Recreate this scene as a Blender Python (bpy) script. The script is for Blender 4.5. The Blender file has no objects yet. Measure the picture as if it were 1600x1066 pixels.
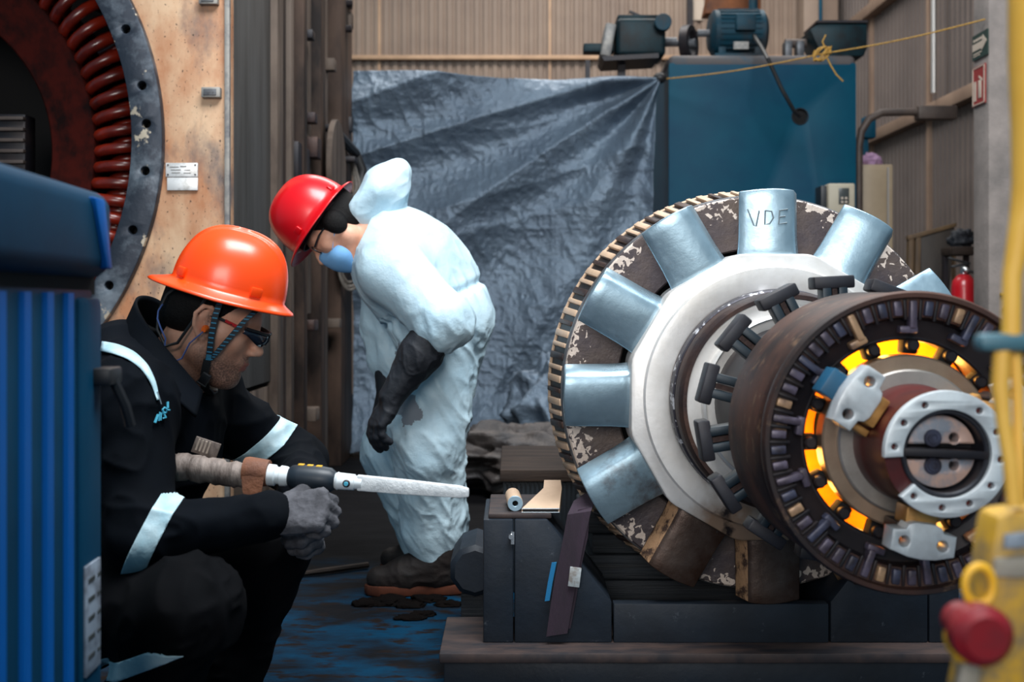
import bpy, bmesh, math, random
import numpy as np
from mathutils import Vector, Matrix

random.seed(11)
SC = bpy.context.scene
COL = SC.collection
PI = math.pi

# ------------------------------------------------------------------ camera
F = 1778.0      # focal length in pixels of the 1600 px wide frame (40 mm lens)
H = 0.95        # camera height above the floor
CX, CY = 800.0, 475.0


def P(px, py, D):
    """point at distance D (metres along the view) seen at pixel px, py"""
    return Vector(((px - CX) * D / F, D, H - (py - CY) * D / F))


cam_data = bpy.data.cameras.new('camera')
cam_data.lens = 40.0
cam_data.sensor_width = 36.0
cam_data.shift_y = -(533.0 - CY) / 1600.0
cam_data.clip_start = 0.05
cam_data.dof.use_dof = True
cam_data.dof.focus_distance = 2.75
cam_data.dof.aperture_fstop = 4.0
cam = bpy.data.objects.new('camera', cam_data)
cam.location = (0, 0, H)
cam.rotation_euler = (PI / 2, 0, 0)
COL.objects.link(cam)
SC.camera = cam

# ------------------------------------------------------------------ world and lights
SC.view_settings.view_transform = 'Standard'
SC.view_settings.look = 'None'
SC.view_settings.gamma = 1.0
SC.view_settings.use_curve_mapping = False
SC.view_settings.exposure = 0.0

w = bpy.data.worlds.new('sky')
SC.world = w
w.use_nodes = True
bg = w.node_tree.nodes['Background']
bg.inputs[0].default_value = (0.34, 0.70, 0.95, 1)
bg.inputs[1].default_value = 0.26


def area(name, loc, target, sx, sy, power, col):
    l = bpy.data.lights.new(name, 'AREA')
    l.shape = 'RECTANGLE'
    l.size = sx
    l.size_y = sy
    l.energy = power
    l.color = col
    o = bpy.data.objects.new(name, l)
    o.location = loc
    d = Vector(target) - Vector(loc)
    o.rotation_euler = d.to_track_quat('-Z', 'Y').to_euler()
    COL.objects.link(o)
    return o


# skylight in the roof over the work area, daylight from the open hall door
area('skylight_near', (0.7, 1.5, 5.0), (0.4, 3.0, 0.6), 3.0, 1.8, 410, (0.95, 0.98, 1.0))
area('skylight_far', (0.6, 8.6, 6.4), (0.4, 9.6, 0), 5.0, 2.0, 330, (1.0, 0.95, 0.9))
area('hall_door', (-1.0, -3.6, 2.4), (-0.3, 3.5, 1.0), 2.6, 2.2, 205, (1.0, 0.96, 0.92))

# ------------------------------------------------------------------ materials


def lin(r, g, b):
    def f(v):
        v /= 255.0
        return v / 12.92 if v <= 0.04045 else ((v + 0.055) / 1.055) ** 2.4
    return (f(r), f(g), f(b), 1.0)


MATS = {}


def mat(name, c, rough=0.5, metal=0.0, c2=None, s=6.0, lo=0.45, hi=0.62, c3=None, s3=30.0, lo3=0.6, hi3=0.66, c4=None, s4=60.0, lo4=0.66, hi4=0.69,
        bump=None, rvar=0.0, stretch=None, spec=0.5, sheen=0.0, coat=0.0, detail=6.0):
    """procedural surface: base colour, a broad stain colour c2, a fine speck colour c3, bump = (scale, strength)"""
    m = bpy.data.materials.new(name)
    m.use_nodes = True
    nt = m.node_tree
    b = nt.nodes['Principled BSDF']
    b.inputs['Roughness'].default_value = rough
    b.inputs['Metallic'].default_value = metal
    b.inputs['Specular IOR Level'].default_value = spec
    b.inputs['Coat Weight'].default_value = coat
    b.inputs['Coat Roughness'].default_value = 0.2
    b.inputs['Base Color'].default_value = c
    tc = nt.nodes.new('ShaderNodeTexCoord')
    vec = tc.outputs['Object']
    if stretch:
        mp = nt.nodes.new('ShaderNodeMapping')
        mp.inputs['Scale'].default_value = stretch
        nt.links.new(vec, mp.inputs['Vector'])
        vec = mp.outputs['Vector']

    def noise(sc, det=detail):
        n = nt.nodes.new('ShaderNodeTexNoise')
        n.inputs['Scale'].default_value = sc
        n.inputs['Detail'].default_value = det
        n.inputs['Roughness'].default_value = 0.62
        nt.links.new(vec, n.inputs['Vector'])
        return n

    def ramp(src, a, z):
        r = nt.nodes.new('ShaderNodeMapRange')
        r.inputs['From Min'].default_value = a
        r.inputs['From Max'].default_value = z
        nt.links.new(src, r.inputs['Value'])
        return r.outputs['Result']

    def mix(fac, x, y):
        k = nt.nodes.new('ShaderNodeMix')
        k.data_type = 'RGBA'
        nt.links.new(fac, k.inputs['Factor'])
        for v, sock in ((x, k.inputs['A']), (y, k.inputs['B'])):
            if isinstance(v, tuple):
                sock.default_value = v
            else:
                nt.links.new(v, sock)
        return k.outputs['Result']
    cur = c
    if c2 is not None:
        cur = mix(ramp(noise(s).outputs['Fac'], lo, hi), cur, c2)
    if c3 is not None:
        cur = mix(ramp(noise(s3).outputs['Fac'], lo3, hi3), cur, c3)
    if c4 is not None:
        cur = mix(ramp(noise(s4).outputs['Fac'], lo4, hi4), cur, c4)
    if not isinstance(cur, tuple):
        nt.links.new(cur, b.inputs['Base Color'])
    if rvar:
        rr = nt.nodes.new('ShaderNodeMapRange')
        rr.inputs['From Min'].default_value = 0.3
        rr.inputs['From Max'].default_value = 0.7
        rr.inputs['To Min'].default_value = max(0.02, rough - rvar)
        rr.inputs['To Max'].default_value = min(1.0, rough + rvar)
        nt.links.new(noise(s * 1.7).outputs['Fac'], rr.inputs['Value'])
        nt.links.new(rr.outputs['Result'], b.inputs['Roughness'])
    if bump:
        bn = nt.nodes.new('ShaderNodeBump')
        bn.inputs['Strength'].default_value = bump[1]
        bn.inputs['Distance'].default_value = bump[2] if len(bump) > 2 else 0.01
        nt.links.new(noise(bump[0]).outputs['Fac'], bn.inputs['Height'])
        nt.links.new(bn.outputs['Normal'], b.inputs['Normal'])
    MATS[name] = m
    return m


def M(name):
    return MATS[name]


mat('floor_paint', lin(2, 50, 76), 0.75, 0, spec=0.1, c2=lin(14, 15, 19), s=2.4, lo=0.38, hi=0.6, c3=lin(24, 18, 17), s3=9, lo3=0.52, hi3=0.62,
    bump=(14, 0.5, 0.01), rvar=0.1, stretch=(1, 2.2, 1))
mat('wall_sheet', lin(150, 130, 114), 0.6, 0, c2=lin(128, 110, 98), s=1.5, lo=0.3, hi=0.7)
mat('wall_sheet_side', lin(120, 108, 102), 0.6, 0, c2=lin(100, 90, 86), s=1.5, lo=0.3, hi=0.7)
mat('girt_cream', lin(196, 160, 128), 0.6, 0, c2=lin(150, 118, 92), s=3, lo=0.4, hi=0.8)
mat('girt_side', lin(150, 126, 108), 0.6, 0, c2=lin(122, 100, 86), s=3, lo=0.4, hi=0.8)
mat('concrete', lin(166, 154, 148), 0.85, 0, c2=lin(125, 118, 114), s=4, lo=0.35, hi=0.7, bump=(60, 0.3))
mat('cream_paint', lin(208, 174, 142), 0.6, 0, spec=0.3, c2=lin(176, 122, 88), s=2.6, lo=0.44, hi=0.62, c3=lin(104, 94, 92), s3=3.4, lo3=0.535, hi3=0.70, c4=lin(66, 54, 48), s4=75, lo4=0.61, hi4=0.66, stretch=(1.3, 1, 0.75), bump=(40, 0.1))
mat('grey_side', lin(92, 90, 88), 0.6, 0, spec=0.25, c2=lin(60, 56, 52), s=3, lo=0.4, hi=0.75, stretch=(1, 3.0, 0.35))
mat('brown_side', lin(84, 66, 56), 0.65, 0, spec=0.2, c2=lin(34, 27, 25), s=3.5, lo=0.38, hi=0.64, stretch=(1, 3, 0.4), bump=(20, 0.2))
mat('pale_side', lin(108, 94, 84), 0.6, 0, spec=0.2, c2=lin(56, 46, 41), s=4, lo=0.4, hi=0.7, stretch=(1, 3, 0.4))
mat('dark_void', lin(10, 9, 10), 0.9)
mat('flange_iron', lin(40, 47, 58), 0.45, 0.4, c2=lin(110, 120, 130), s=6, lo=0.50, hi=0.72, c3=lin(176, 164, 146), s3=8, lo3=0.615, hi3=0.64, bump=(30, 0.15), rvar=0.1)
mat('red_varnish', lin(128, 32, 14), 0.3, 0, c2=lin(72, 18, 10), s=9, lo=0.4, hi=0.7, coat=0.4)
mat('red_winding', lin(66, 17, 10), 0.6, 0, spec=0.15, c2=lin(26, 9, 7), s=12, lo=0.4, hi=0.65)
mat('steel_bright', lin(228, 226, 224), 0.42, 0.45, c2=lin(190, 184, 176), s=5, lo=0.4, hi=0.75, c3=lin(120, 100, 86), s3=14, lo3=0.64, hi3=0.74, rvar=0.1, bump=(60, 0.05))
mat('steel_blade', lin(166, 192, 206), 0.34, 0.7, c2=lin(136, 160, 174), s=7, lo=0.35, hi=0.75, c3=lin(92, 64, 46), s3=8, lo3=0.6, hi3=0.78, rvar=0.1, bump=(50, 0.06))
mat('blade_rust', lin(96, 84, 78), 0.45, 0.5, c2=lin(62, 42, 32), s=7, lo=0.3, hi=0.6, c3=lin(140, 150, 156), s3=9, lo3=0.62, hi3=0.72, bump=(50, 0.2), rvar=0.1)
mat('blade_worn', lin(150, 176, 190), 0.4, 0.6, c2=lin(84, 60, 48), s=9, lo=0.48, hi=0.68, bump=(50, 0.1), rvar=0.1)
mat('edge_tan', lin(176, 138, 104), 0.6, 0.2, c2=lin(70, 52, 44), s=30, lo=0.48, hi=0.6, bump=(60, 0.4))
mat('steel_rusty', lin(160, 130, 104), 0.55, 0.5, c2=lin(74, 52, 44), s=16, lo=0.42, hi=0.6, bump=(60, 0.3))
mat('brown_iron', lin(74, 52, 44), 0.5, 0.4, c2=lin(42, 34, 38), s=8, lo=0.38, hi=0.62, bump=(40, 0.2))
mat('speckled_iron', lin(60, 58, 66), 0.5, 0.4, c2=lin(200, 200, 205), s=38, lo=0.56, hi=0.62, bump=(60, 0.2))
mat('copper_brown', lin(78, 50, 40), 0.5, 0.2, c2=lin(36, 27, 28), s=6, lo=0.36, hi=0.6, c3=lin(96, 74, 58), s3=26, lo3=0.58, hi3=0.66, stretch=(1, 1.6, 1))
mat('dark_iron', lin(30, 28, 34), 0.5, 0.3, c2=lin(48, 38, 38), s=12, lo=0.45, hi=0.7)
mat('coil_grey', lin(98, 90, 108), 0.42, 0.2, c2=lin(56, 48, 56), s=30, lo=0.4, hi=0.65)
mat('coil_slate', lin(72, 76, 98), 0.42, 0.2, c2=lin(48, 44, 54), s=30, lo=0.4, hi=0.65)
mat('coil_tan', lin(186, 150, 116), 0.42, 0.2, c2=lin(98, 76, 66), s=30, lo=0.45, hi=0.65)
mat('clamp_slate', lin(42, 44, 52), 0.5, 0.2, c2=lin(30, 27, 32), s=20, lo=0.4, hi=0.7)
mat('bar_navy', lin(24, 38, 48), 0.45, 0.2)
mat('tan_ring', lin(176, 152, 130), 0.4, 0.6, c2=lin(132, 106, 88), s=5, lo=0.4, hi=0.7, c3=lin(50, 44, 44), s3=14, lo3=0.66, hi3=0.69, rvar=0.08)
mat('grey_ring', lin(186, 180, 174), 0.38, 0.6, c2=lin(140, 132, 126), s=6, lo=0.4, hi=0.7, c3=lin(40, 40, 46), s3=16, lo3=0.66, hi3=0.69)
mat('oxide_red', lin(96, 32, 30), 0.4, 0.1, c2=lin(60, 24, 26), s=7, lo=0.4, hi=0.7)
mat('flange_pale', lin(214, 222, 226), 0.42, 0.3, c2=lin(160, 162, 166), s=9, lo=0.4, hi=0.75)
mat('brass', lin(206, 158, 92), 0.4, 0.5, c2=lin(150, 104, 60), s=18, lo=0.4, hi=0.7)
mat('amber', lin(255, 158, 20), 0.7, 0.0, spec=0.1, c2=lin(240, 110, 16), s=6, lo=0.4, hi=0.7)
mat('blue_block', lin(22, 78, 108), 0.5, 0)
mat('pinkish_plate', lin(206, 172, 158), 0.45, 0.2, c2=lin(140, 146, 158), s=24, lo=0.42, hi=0.6)
mat('cradle_paint', lin(30, 39, 50), 0.55, 0.0, spec=0.3, c2=lin(23, 28, 35), s=4, lo=0.35, hi=0.7, c3=lin(66, 72, 80), s3=22, lo3=0.66, hi3=0.72, bump=(30, 0.12), rvar=0.1)
mat('cradle_top', lin(72, 58, 54), 0.6, 0.0, spec=0.3, c2=lin(40, 38, 42), s=7, lo=0.38, hi=0.62, stretch=(1, 3, 1))
mat('timber_dark', lin(30, 37, 45), 0.7, 0, c2=lin(20, 24, 29), s=7, lo=0.35, hi=0.65, stretch=(0.3, 3, 9), bump=(16, 0.5))
mat('timber_brown', lin(62, 50, 43), 0.7, 0, spec=0.2, c2=lin(40, 33, 30), s=7, lo=0.35, hi=0.65, stretch=(0.4, 3, 6), bump=(16, 0.3))
mat('tarp', lin(118, 134, 150), 0.36, 0.35, c2=lin(98, 112, 128), s=3, lo=0.35, hi=0.7, bump=(26, 0.75, 0.02))
mat('tarp_brown', lin(84, 76, 72), 0.5, 0.2, c2=lin(52, 52, 56), s=4, lo=0.35, hi=0.7, bump=(22, 0.6, 0.02))
mat('tank_blue', lin(0, 76, 98), 0.55, 0, spec=0.2, c2=lin(0, 60, 86), s=2, lo=0.35, hi=0.7, c3=lin(20, 34, 44), s3=6, lo3=0.7, hi3=0.74)
mat('tank_dusty', lin(88, 82, 82), 0.7, 0, c2=lin(30, 76, 96), s=3, lo=0.5, hi=0.7)
mat('machine_green', lin(14, 44, 52), 0.5, 0.1, spec=0.25, c2=lin(16, 22, 26), s=6, lo=0.42, hi=0.66)
mat('motor_teal', lin(14, 58, 74), 0.55, 0.1, spec=0.25, c2=lin(56, 52, 52), s=5, lo=0.46, hi=0.7)
mat('grey_iron', lin(110, 112, 116), 0.5, 0.4, c2=lin(60, 60, 64), s=9, lo=0.4, hi=0.7)
mat('rust_orange', lin(150, 88, 44), 0.6, 0.1, c2=lin(84, 48, 30), s=4, lo=0.4, hi=0.7)
mat('beige_cabinet', lin(168, 150, 124), 0.5, 0, c2=lin(150, 132, 108), s=3, lo=0.35, hi=0.7)
mat('drive_beige', lin(186, 176, 156), 0.5, 0, c2=lin(166, 156, 136), s=4, lo=0.35, hi=0.7)
mat('rag_purple', lin(150, 120, 150), 0.9, 0)
mat('dark_plastic', lin(26, 28, 32), 0.45)
mat('screen_grey', lin(62, 66, 66), 0.3)
mat('pallet_wood', lin(110, 86, 58), 0.7, 0, c2=lin(74, 58, 44), s=5, lo=0.4, hi=0.7, stretch=(3, 3, 0.5))
mat('panel_grey', lin(66, 57, 50), 0.65, 0, c2=lin(44, 39, 36), s=4, lo=0.38, hi=0.66, stretch=(3, 3, 0.6))
mat('extinguisher_red', lin(176, 18, 30), 0.32, 0, coat=0.3)
mat('chrome', lin(210, 214, 218), 0.25, 0.9)
mat('pipe_dark', lin(84, 72, 66), 0.55, 0.2, c2=lin(58, 50, 48), s=6, lo=0.4, hi=0.7)
mat('conduit', lin(180, 176, 172), 0.4, 0.6)
mat('rope_yellow', lin(190, 146, 64), 0.7, 0, c2=lin(150, 110, 44), s=60, lo=0.4, hi=0.7)
mat('cable_black', lin(24, 24, 26), 0.5)
mat('cable_grey', lin(120, 112, 104), 0.6, 0, c2=lin(84, 78, 72), s=30, lo=0.4, hi=0.7)
mat('sign_green', lin(42, 62, 56), 0.5)
mat('sign_red', lin(150, 52, 48), 0.5)
mat('sign_white', lin(196, 180, 164), 0.5)
mat('nameplate', lin(226, 226, 226), 0.42, 0.4, c2=lin(180, 178, 174), s=30, lo=0.5, hi=0.7)
mat('nameplate_ink', lin(120, 118, 116), 0.6)
mat('lug_grey', lin(150, 146, 140), 0.5, 0.3, c2=lin(100, 100, 104), s=22, lo=0.4, hi=0.7)
mat('navy_cloth', lin(9, 14, 21), 0.85, 0, c2=lin(6, 9, 14), s=5, lo=0.35, hi=0.7, bump=(420, 0.15, 0.002), spec=0.08)
mat('trouser_cloth', lin(10, 11, 14), 0.85, 0, c2=lin(7, 7, 9), s=5, lo=0.35, hi=0.7, bump=(420, 0.15, 0.002), spec=0.08)
mat('reflective', lin(200, 226, 234), 0.45, 0.0, c2=lin(160, 200, 214), s=18, lo=0.4, hi=0.7, bump=(60, 0.15))
mat('white_suit', lin(204, 229, 240), 0.5, 0, c2=lin(182, 213, 229), s=5, lo=0.4, hi=0.7, bump=(38, 0.3, 0.01))
mat('suit_dirt', lin(132, 140, 150), 0.7, 0)
mat('mask_blue', lin(120, 176, 226), 0.7)
mat('glove_black', lin(24, 28, 36), 0.7, 0, bump=(60, 0.2))
mat('glove_grey', lin(88, 88, 94), 0.85, 0, c2=lin(50, 50, 55), s=26, lo=0.4, hi=0.68, bump=(240, 0.5, 0.003))
mat('hat_orange', lin(250, 74, 8), 0.34, 0, coat=0.35)
mat('hat_red', lin(214, 8, 22), 0.34, 0, coat=0.35)
mat('hair_black', lin(12, 10, 10), 0.7, 0, spec=0.2, bump=(150, 0.6, 0.004))
mat('strap_stripe', lin(30, 36, 44), 0.7, 0)
mat('strap_blue', lin(60, 140, 176), 0.7, 0)
mat('glasses_red', lin(190, 40, 44), 0.35)
mat('lens_dark', lin(30, 38, 52), 0.12, 0.0)
mat('plug_orange', lin(250, 110, 30), 0.5)
mat('cord_blue', lin(60, 84, 140), 0.6)
mat('boot_brown', lin(36, 29, 27), 0.7, 0, spec=0.3, c2=lin(22, 19, 19), s=16, lo=0.4, hi=0.7, bump=(90, 0.2))
mat('sole_rust', lin(88, 46, 30), 0.75, 0, spec=0.2, c2=lin(64, 34, 24), s=18, lo=0.4, hi=0.7)
mat('lace', lin(30, 26, 26), 0.8)
mat('hose_tape', lin(146, 132, 124), 0.6, 0.1, c2=lin(92, 80, 74), s=16, lo=0.4, hi=0.66, bump=(50, 0.5, 0.006), stretch=(3, 1, 1))
mat('leather', lin(138, 88, 62), 0.65, 0, c2=lin(104, 64, 46), s=14, lo=0.4, hi=0.7, bump=(60, 0.3))
mat('white_plastic', lin(226, 234, 238), 0.4, 0)
mat('tool_grey', lin(30, 40, 50), 0.45, 0)
mat('yellow_paint', lin(232, 176, 40), 0.5, 0)
mat('file_steel', lin(236, 240, 242), 0.4, 0.0, c2=lin(206, 212, 216), s=30, lo=0.4, hi=0.7, bump=(90, 0.3))
mat('box_blue', lin(0, 52, 78), 0.6, 0, spec=0.12, c2=lin(0, 42, 64), s=4, lo=0.4, hi=0.7)
mat('fin_blue', lin(0, 84, 158), 0.5, 0, spec=0.2)
mat('label_grey', lin(134, 146, 160), 0.5, 0, c2=lin(92, 98, 108), s=26, lo=0.45, hi=0.62)
mat('pendant_yellow', lin(190, 148, 44), 0.55, 0, c2=lin(112, 100, 78), s=20, lo=0.42, hi=0.6)
mat('pendant_grey', lin(142, 138, 130), 0.6, 0, c2=lin(120, 112, 96), s=20, lo=0.4, hi=0.7)
mat('button_red', lin(124, 18, 28), 0.42, 0, c2=lin(112, 24, 32), s=60, lo=0.45, hi=0.6)
mat('cable_yellow', lin(240, 190, 84), 0.5, 0, c2=lin(226, 170, 60), s=10, lo=0.4, hi=0.7)
mat('clip_teal', lin(70, 110, 124), 0.5, 0)
mat('webbing_purple', lin(48, 34, 48), 0.85, 0, c2=lin(32, 25, 34), s=24, lo=0.4, hi=0.7, stretch=(1, 1, 0.2), bump=(200, 0.4, 0.003))
mat('webbing_blue', lin(16, 110, 160), 0.8)
mat('tag_white', lin(168, 176, 180), 0.6, 0, c2=lin(130, 126, 122), s=40, lo=0.45, hi=0.6)
mat('nozzle_beige', lin(206, 176, 148), 0.5, 0, c2=lin(180, 150, 124), s=8, lo=0.4, hi=0.7)
mat('tube_blue', lin(150, 176, 192), 0.4, 0.3)
mat('skip_dark', lin(12, 24, 33), 0.6, 0)
mat('dirt', lin(14, 10, 9), 0.95, 0, spec=0.05, c2=lin(9, 8, 8), s=20, lo=0.4, hi=0.7, bump=(60, 0.5))
mat('marker_ink', lin(112, 124, 130), 0.7)
mat('logo_cyan', lin(72, 172, 200), 0.6)

# oily dirt covers the floor towards the back of the bay
nt = M('floor_paint').node_tree
pb = nt.nodes['Principled BSDF']
src = pb.inputs['Base Color'].links[0].from_socket
tc = nt.nodes.new('ShaderNodeTexCoord')
sx = nt.nodes.new('ShaderNodeSeparateXYZ')
nt.links.new(tc.outputs['Object'], sx.inputs[0])
nn = nt.nodes.new('ShaderNodeTexNoise')
nn.inputs['Scale'].default_value = 2.2
nn.inputs['Detail'].default_value = 8
nt.links.new(tc.outputs['Object'], nn.inputs['Vector'])
ad = nt.nodes.new('ShaderNodeMath')
ad.operation = 'MULTIPLY_ADD'
nt.links.new(nn.outputs['Fac'], ad.inputs[0])
ad.inputs[1].default_value = 1.6
nt.links.new(sx.outputs['Y'], ad.inputs[2])
mr = nt.nodes.new('ShaderNodeMapRange')
mr.inputs['From Min'].default_value = 4.45
mr.inputs['From Max'].default_value = 5.1
nt.links.new(ad.outputs[0], mr.inputs['Value'])
mx = nt.nodes.new('ShaderNodeMix')
mx.data_type = 'RGBA'
nt.links.new(mr.outputs[0], mx.inputs['Factor'])
nt.links.new(src, mx.inputs['A'])
mx.inputs['B'].default_value = lin(13, 12, 14)
nt.links.new(mx.outputs['Result'], pb.inputs['Base Color'])

# ------------------------------------------------------------------ object helpers


def tag(o, label=None, cat=None, group=None, kind=None):
    if label:
        o['label'] = label
    if cat:
        o['category'] = cat
    if group:
        o['group'] = group
    if kind:
        o['kind'] = kind
    return o


def empty(name, loc=(0, 0, 0), rot=(0, 0, 0), label=None, cat=None, group=None, kind=None):
    o = bpy.data.objects.new(name, None)
    o.empty_display_size = 0.1
    o.location = loc
    o.rotation_euler = rot
    COL.objects.link(o)
    return tag(o, label, cat, group, kind)


def link_mesh(name, me, material, parent=None, mats=None):
    if mats:
        for m in mats:
            me.materials.append(M(m))
    elif material:
        me.materials.append(M(material))
    o = bpy.data.objects.new(name, me)
    COL.objects.link(o)
    if parent is not None:
        o.parent = parent
    return o


def sharpen(bm, ang=0.6):
    bm.normal_update()
    for f in bm.faces:
        f.smooth = True
    for e in bm.edges:
        if len(e.link_faces) == 2:
            e.smooth = e.calc_face_angle(0) < ang
        else:
            e.smooth = True


class MB:
    def __init__(self):
        self.bm = bmesh.new()
        self.mi = 0

    def _new(self, fs):
        for f in fs:
            f.material_index = self.mi

    def box(self, c, s, rot=None, bev=0.0, seg=2):
        """box centred at c with full sizes s"""
        mtx = Matrix.Translation(Vector(c))
        if rot is not None:
            mtx = mtx @ (rot if isinstance(rot, Matrix) else Matrix.Rotation(rot[0], 4, 'X') if False else euler(rot))
        mtx = mtx @ Matrix.Diagonal((s[0], s[1], s[2], 1))
        r = bmesh.ops.create_cube(self.bm, size=1.0, matrix=mtx)
        fs = list({f for v in r['verts'] for f in v.link_faces})
        self._new(fs)
        if bev > 0:
            es = list({e for v in r['verts'] for e in v.link_edges})
            rb = bmesh.ops.bevel(self.bm, geom=es, offset=bev, segments=seg, affect='EDGES', profile=0.5)
            self._new(rb['faces'])
        return self

    def hull(self, pts, faces):
        vs = [self.bm.verts.new(p) for p in pts]
        fs = [self.bm.faces.new([vs[i] for i in f]) for f in faces]
        self._new(fs)
        return self

    def prism(self, poly, y0, y1, axis='Y', bev=0.0):
        """polygon in (x, z) extruded along y"""
        n = len(poly)

        def pt(a, b, y):
            return (a, y, b) if axis == 'Y' else ((y, a, b) if axis == 'X' else (a, b, y))
        A = [self.bm.verts.new(pt(a, b, y0)) for a, b in poly]
        B = [self.bm.verts.new(pt(a, b, y1)) for a, b in poly]
        fs = [self.bm.faces.new(A), self.bm.faces.new(B[::-1])]
        for i in range(n):
            j = (i + 1) % n
            fs.append(self.bm.faces.new([A[j], A[i], B[i], B[j]]))
        self._new(fs)
        bmesh.ops.recalc_face_normals(self.bm, faces=fs)
        if bev:
            es = list({e for f in fs for e in f.edges})
            rb = bmesh.ops.bevel(self.bm, geom=es, offset=bev, segments=2, affect='EDGES', profile=0.5)
            self._new(rb['faces'])
        return self

    def cyl(self, p0, p1, r0, r1=None, n=24, caps=True, bev=0.0):
        r1 = r0 if r1 is None else r1
        p0 = Vector(p0)
        p1 = Vector(p1)
        return self.tube([p0, p1], [r0, r1], n, caps)

    def tube(self, pts, r, n=10, caps=True, closed=False, flat=None):
        """swept tube; r a number or list; flat = (axis vector, ratio) squashes the section"""
        pts = [Vector(p) for p in pts]
        m = len(pts)
        rr = r if isinstance(r, (list, tuple)) else [r] * m
        rings = []
        prev = None
        for i, p in enumerate(pts):
            if closed:
                t = pts[(i + 1) % m] - pts[i - 1]
            else:
                t = pts[min(i + 1, m - 1)] - pts[max(i - 1, 0)]
            if t.length < 1e-9:
                t = Vector((0, 0, 1))
            t.normalize()
            if prev is None:
                a = Vector((0, 0, 1)) if abs(t.z) < 0.9 else Vector((1, 0, 0))
                u = t.cross(a).normalized()
            else:
                u = (prev - t * prev.dot(t))
                if u.length < 1e-6:
                    u = t.orthogonal()
                u.normalize()
            prev = u
            v = t.cross(u)
            ring = []
            for k in range(n):
                a = 2 * PI * k / n
                ring.append(self.bm.verts.new(p + (u * math.cos(a) + v * math.sin(a)) * rr[i]))
            rings.append(ring)
        fs = []
        for i in range(m if closed else m - 1):
            A = rings[i]
            B = rings[(i + 1) % m]
            for k in range(n):
                l = (k + 1) % n
                fs.append(self.bm.faces.new([A[k], A[l], B[l], B[k]]))
        if caps and not closed:
            fs.append(self.bm.faces.new(rings[0][::-1]))
            fs.append(self.bm.faces.new(rings[-1]))
        self._new(fs)
        return self

    def ribbon(self, pts, wdirs, w, th):
        """flat strap along pts; wdirs = width direction (vector or list)"""
        pts = [Vector(p) for p in pts]
        m = len(pts)
        rows = []
        for i, p in enumerate(pts):
            t = (pts[min(i + 1, m - 1)] - pts[max(i - 1, 0)]).normalized()
            wd = Vector(wdirs[i] if isinstance(wdirs, list) else wdirs).normalized()
            nn = t.cross(wd).normalized() * (th / 2)
            ww = w[i] if isinstance(w, list) else w
            a = wd * (ww / 2)
            rows.append([self.bm.verts.new(q) for q in (p - a - nn, p + a - nn, p + a + nn, p - a + nn)])
        fs = []
        for i in range(m - 1):
            for k in range(4):
                l = (k + 1) % 4
                fs.append(self.bm.faces.new([rows[i][k], rows[i][l], rows[i + 1][l], rows[i + 1][k]]))
        fs.append(self.bm.faces.new(rows[0][::-1]))
        fs.append(self.bm.faces.new(rows[-1]))
        self._new(fs)
        return self

    def lathe(self, prof, n=96, mtx=None, closed=True, a0=0.0, a1=2 * PI, caps=True, c=(0, 0, 0)):
        """profile of (r, u) around the -Y axis: x = r cos a, z = r sin a, y = -u"""
        full = abs((a1 - a0) - 2 * PI) < 1e-6
        rings = []
        cnt = n if full else n + 1
        for k in range(cnt):
            a = a0 + (a1 - a0) * k / n
            rings.append([self.bm.verts.new((c[0] + r * math.cos(a), c[1] - u, c[2] + r * math.sin(a))) for r, u in prof])
        fs = []
        m = len(prof)
        for k in range(n):
            A = rings[k]
            B = rings[(k + 1) % cnt]
            for i in range(m if closed else m - 1):
                j = (i + 1) % m
                q = [A[i], A[j], B[j], B[i]]
                if prof[i][0] < 1e-6 and prof[j][0] < 1e-6:
                    continue
                try:
                    fs.append(self.bm.faces.new(q))
                except ValueError:
                    pass
        if not full and caps and closed:
            fs.append(self.bm.faces.new(rings[0]))
            fs.append(self.bm.faces.new(rings[-1][::-1]))
        self._new(fs)
        bmesh.ops.recalc_face_normals(self.bm, faces=fs)
        return self

    def ring(self, r0, r1, u0, u1, n=96, ch=0.003, **k):
        """solid ring of rectangular section with chamfered edges"""
        c = min(ch, (r1 - r0) * 0.3, (u1 - u0) * 0.3)
        pr = [(r0 + c, u1), (r1 - c, u1), (r1, u1 - c), (r1, u0 + c), (r1 - c, u0), (r0 + c, u0), (r0, u0 + c), (r0, u1 - c)]
        return self.lathe(pr, n, **k)

    def disc(self, r1, u0, u1, n=96, ch=0.003):
        c = min(ch, r1 * 0.3, (u1 - u0) * 0.3)
        pr = [(0.0, u1), (r1 - c, u1), (r1, u1 - c), (r1, u0 + c), (r1 - c, u0), (0.0, u0)]
        self.lathe(pr, n, closed=False)
        bmesh.ops.remove_doubles(self.bm, verts=[v for v in self.bm.verts if abs(v.co.x) < 1e-7 and abs(v.co.z) < 1e-7], dist=1e-6)
        return self

    def sphere(self, c, r, seg=16, sc=(1, 1, 1), rot=None):
        mtx = Matrix.Translation(Vector(c))
        if rot is not None:
            mtx = mtx @ rot
        mtx = mtx @ Matrix.Diagonal((r * sc[0], r * sc[1], r * sc[2], 1))
        rr = bmesh.ops.create_uvsphere(self.bm, u_segments=seg, v_segments=max(6, seg // 2), radius=1.0, matrix=mtx)
        self._new({f for v in rr['verts'] for f in v.link_faces})
        return self

    def xf(self, mtx):
        bmesh.ops.transform(self.bm, matrix=mtx, verts=self.bm.verts)
        return self

    def build(self, name, material, parent=None, ang=0.6, mats=None):
        sharpen(self.bm, ang)
        me = bpy.data.meshes.new(name)
        self.bm.to_mesh(me)
        self.bm.free()
        return link_mesh(name, me, material, parent, mats)


def euler(r):
    from mathutils import Euler
    return Euler(r, 'XYZ').to_matrix().to_4x4()


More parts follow.
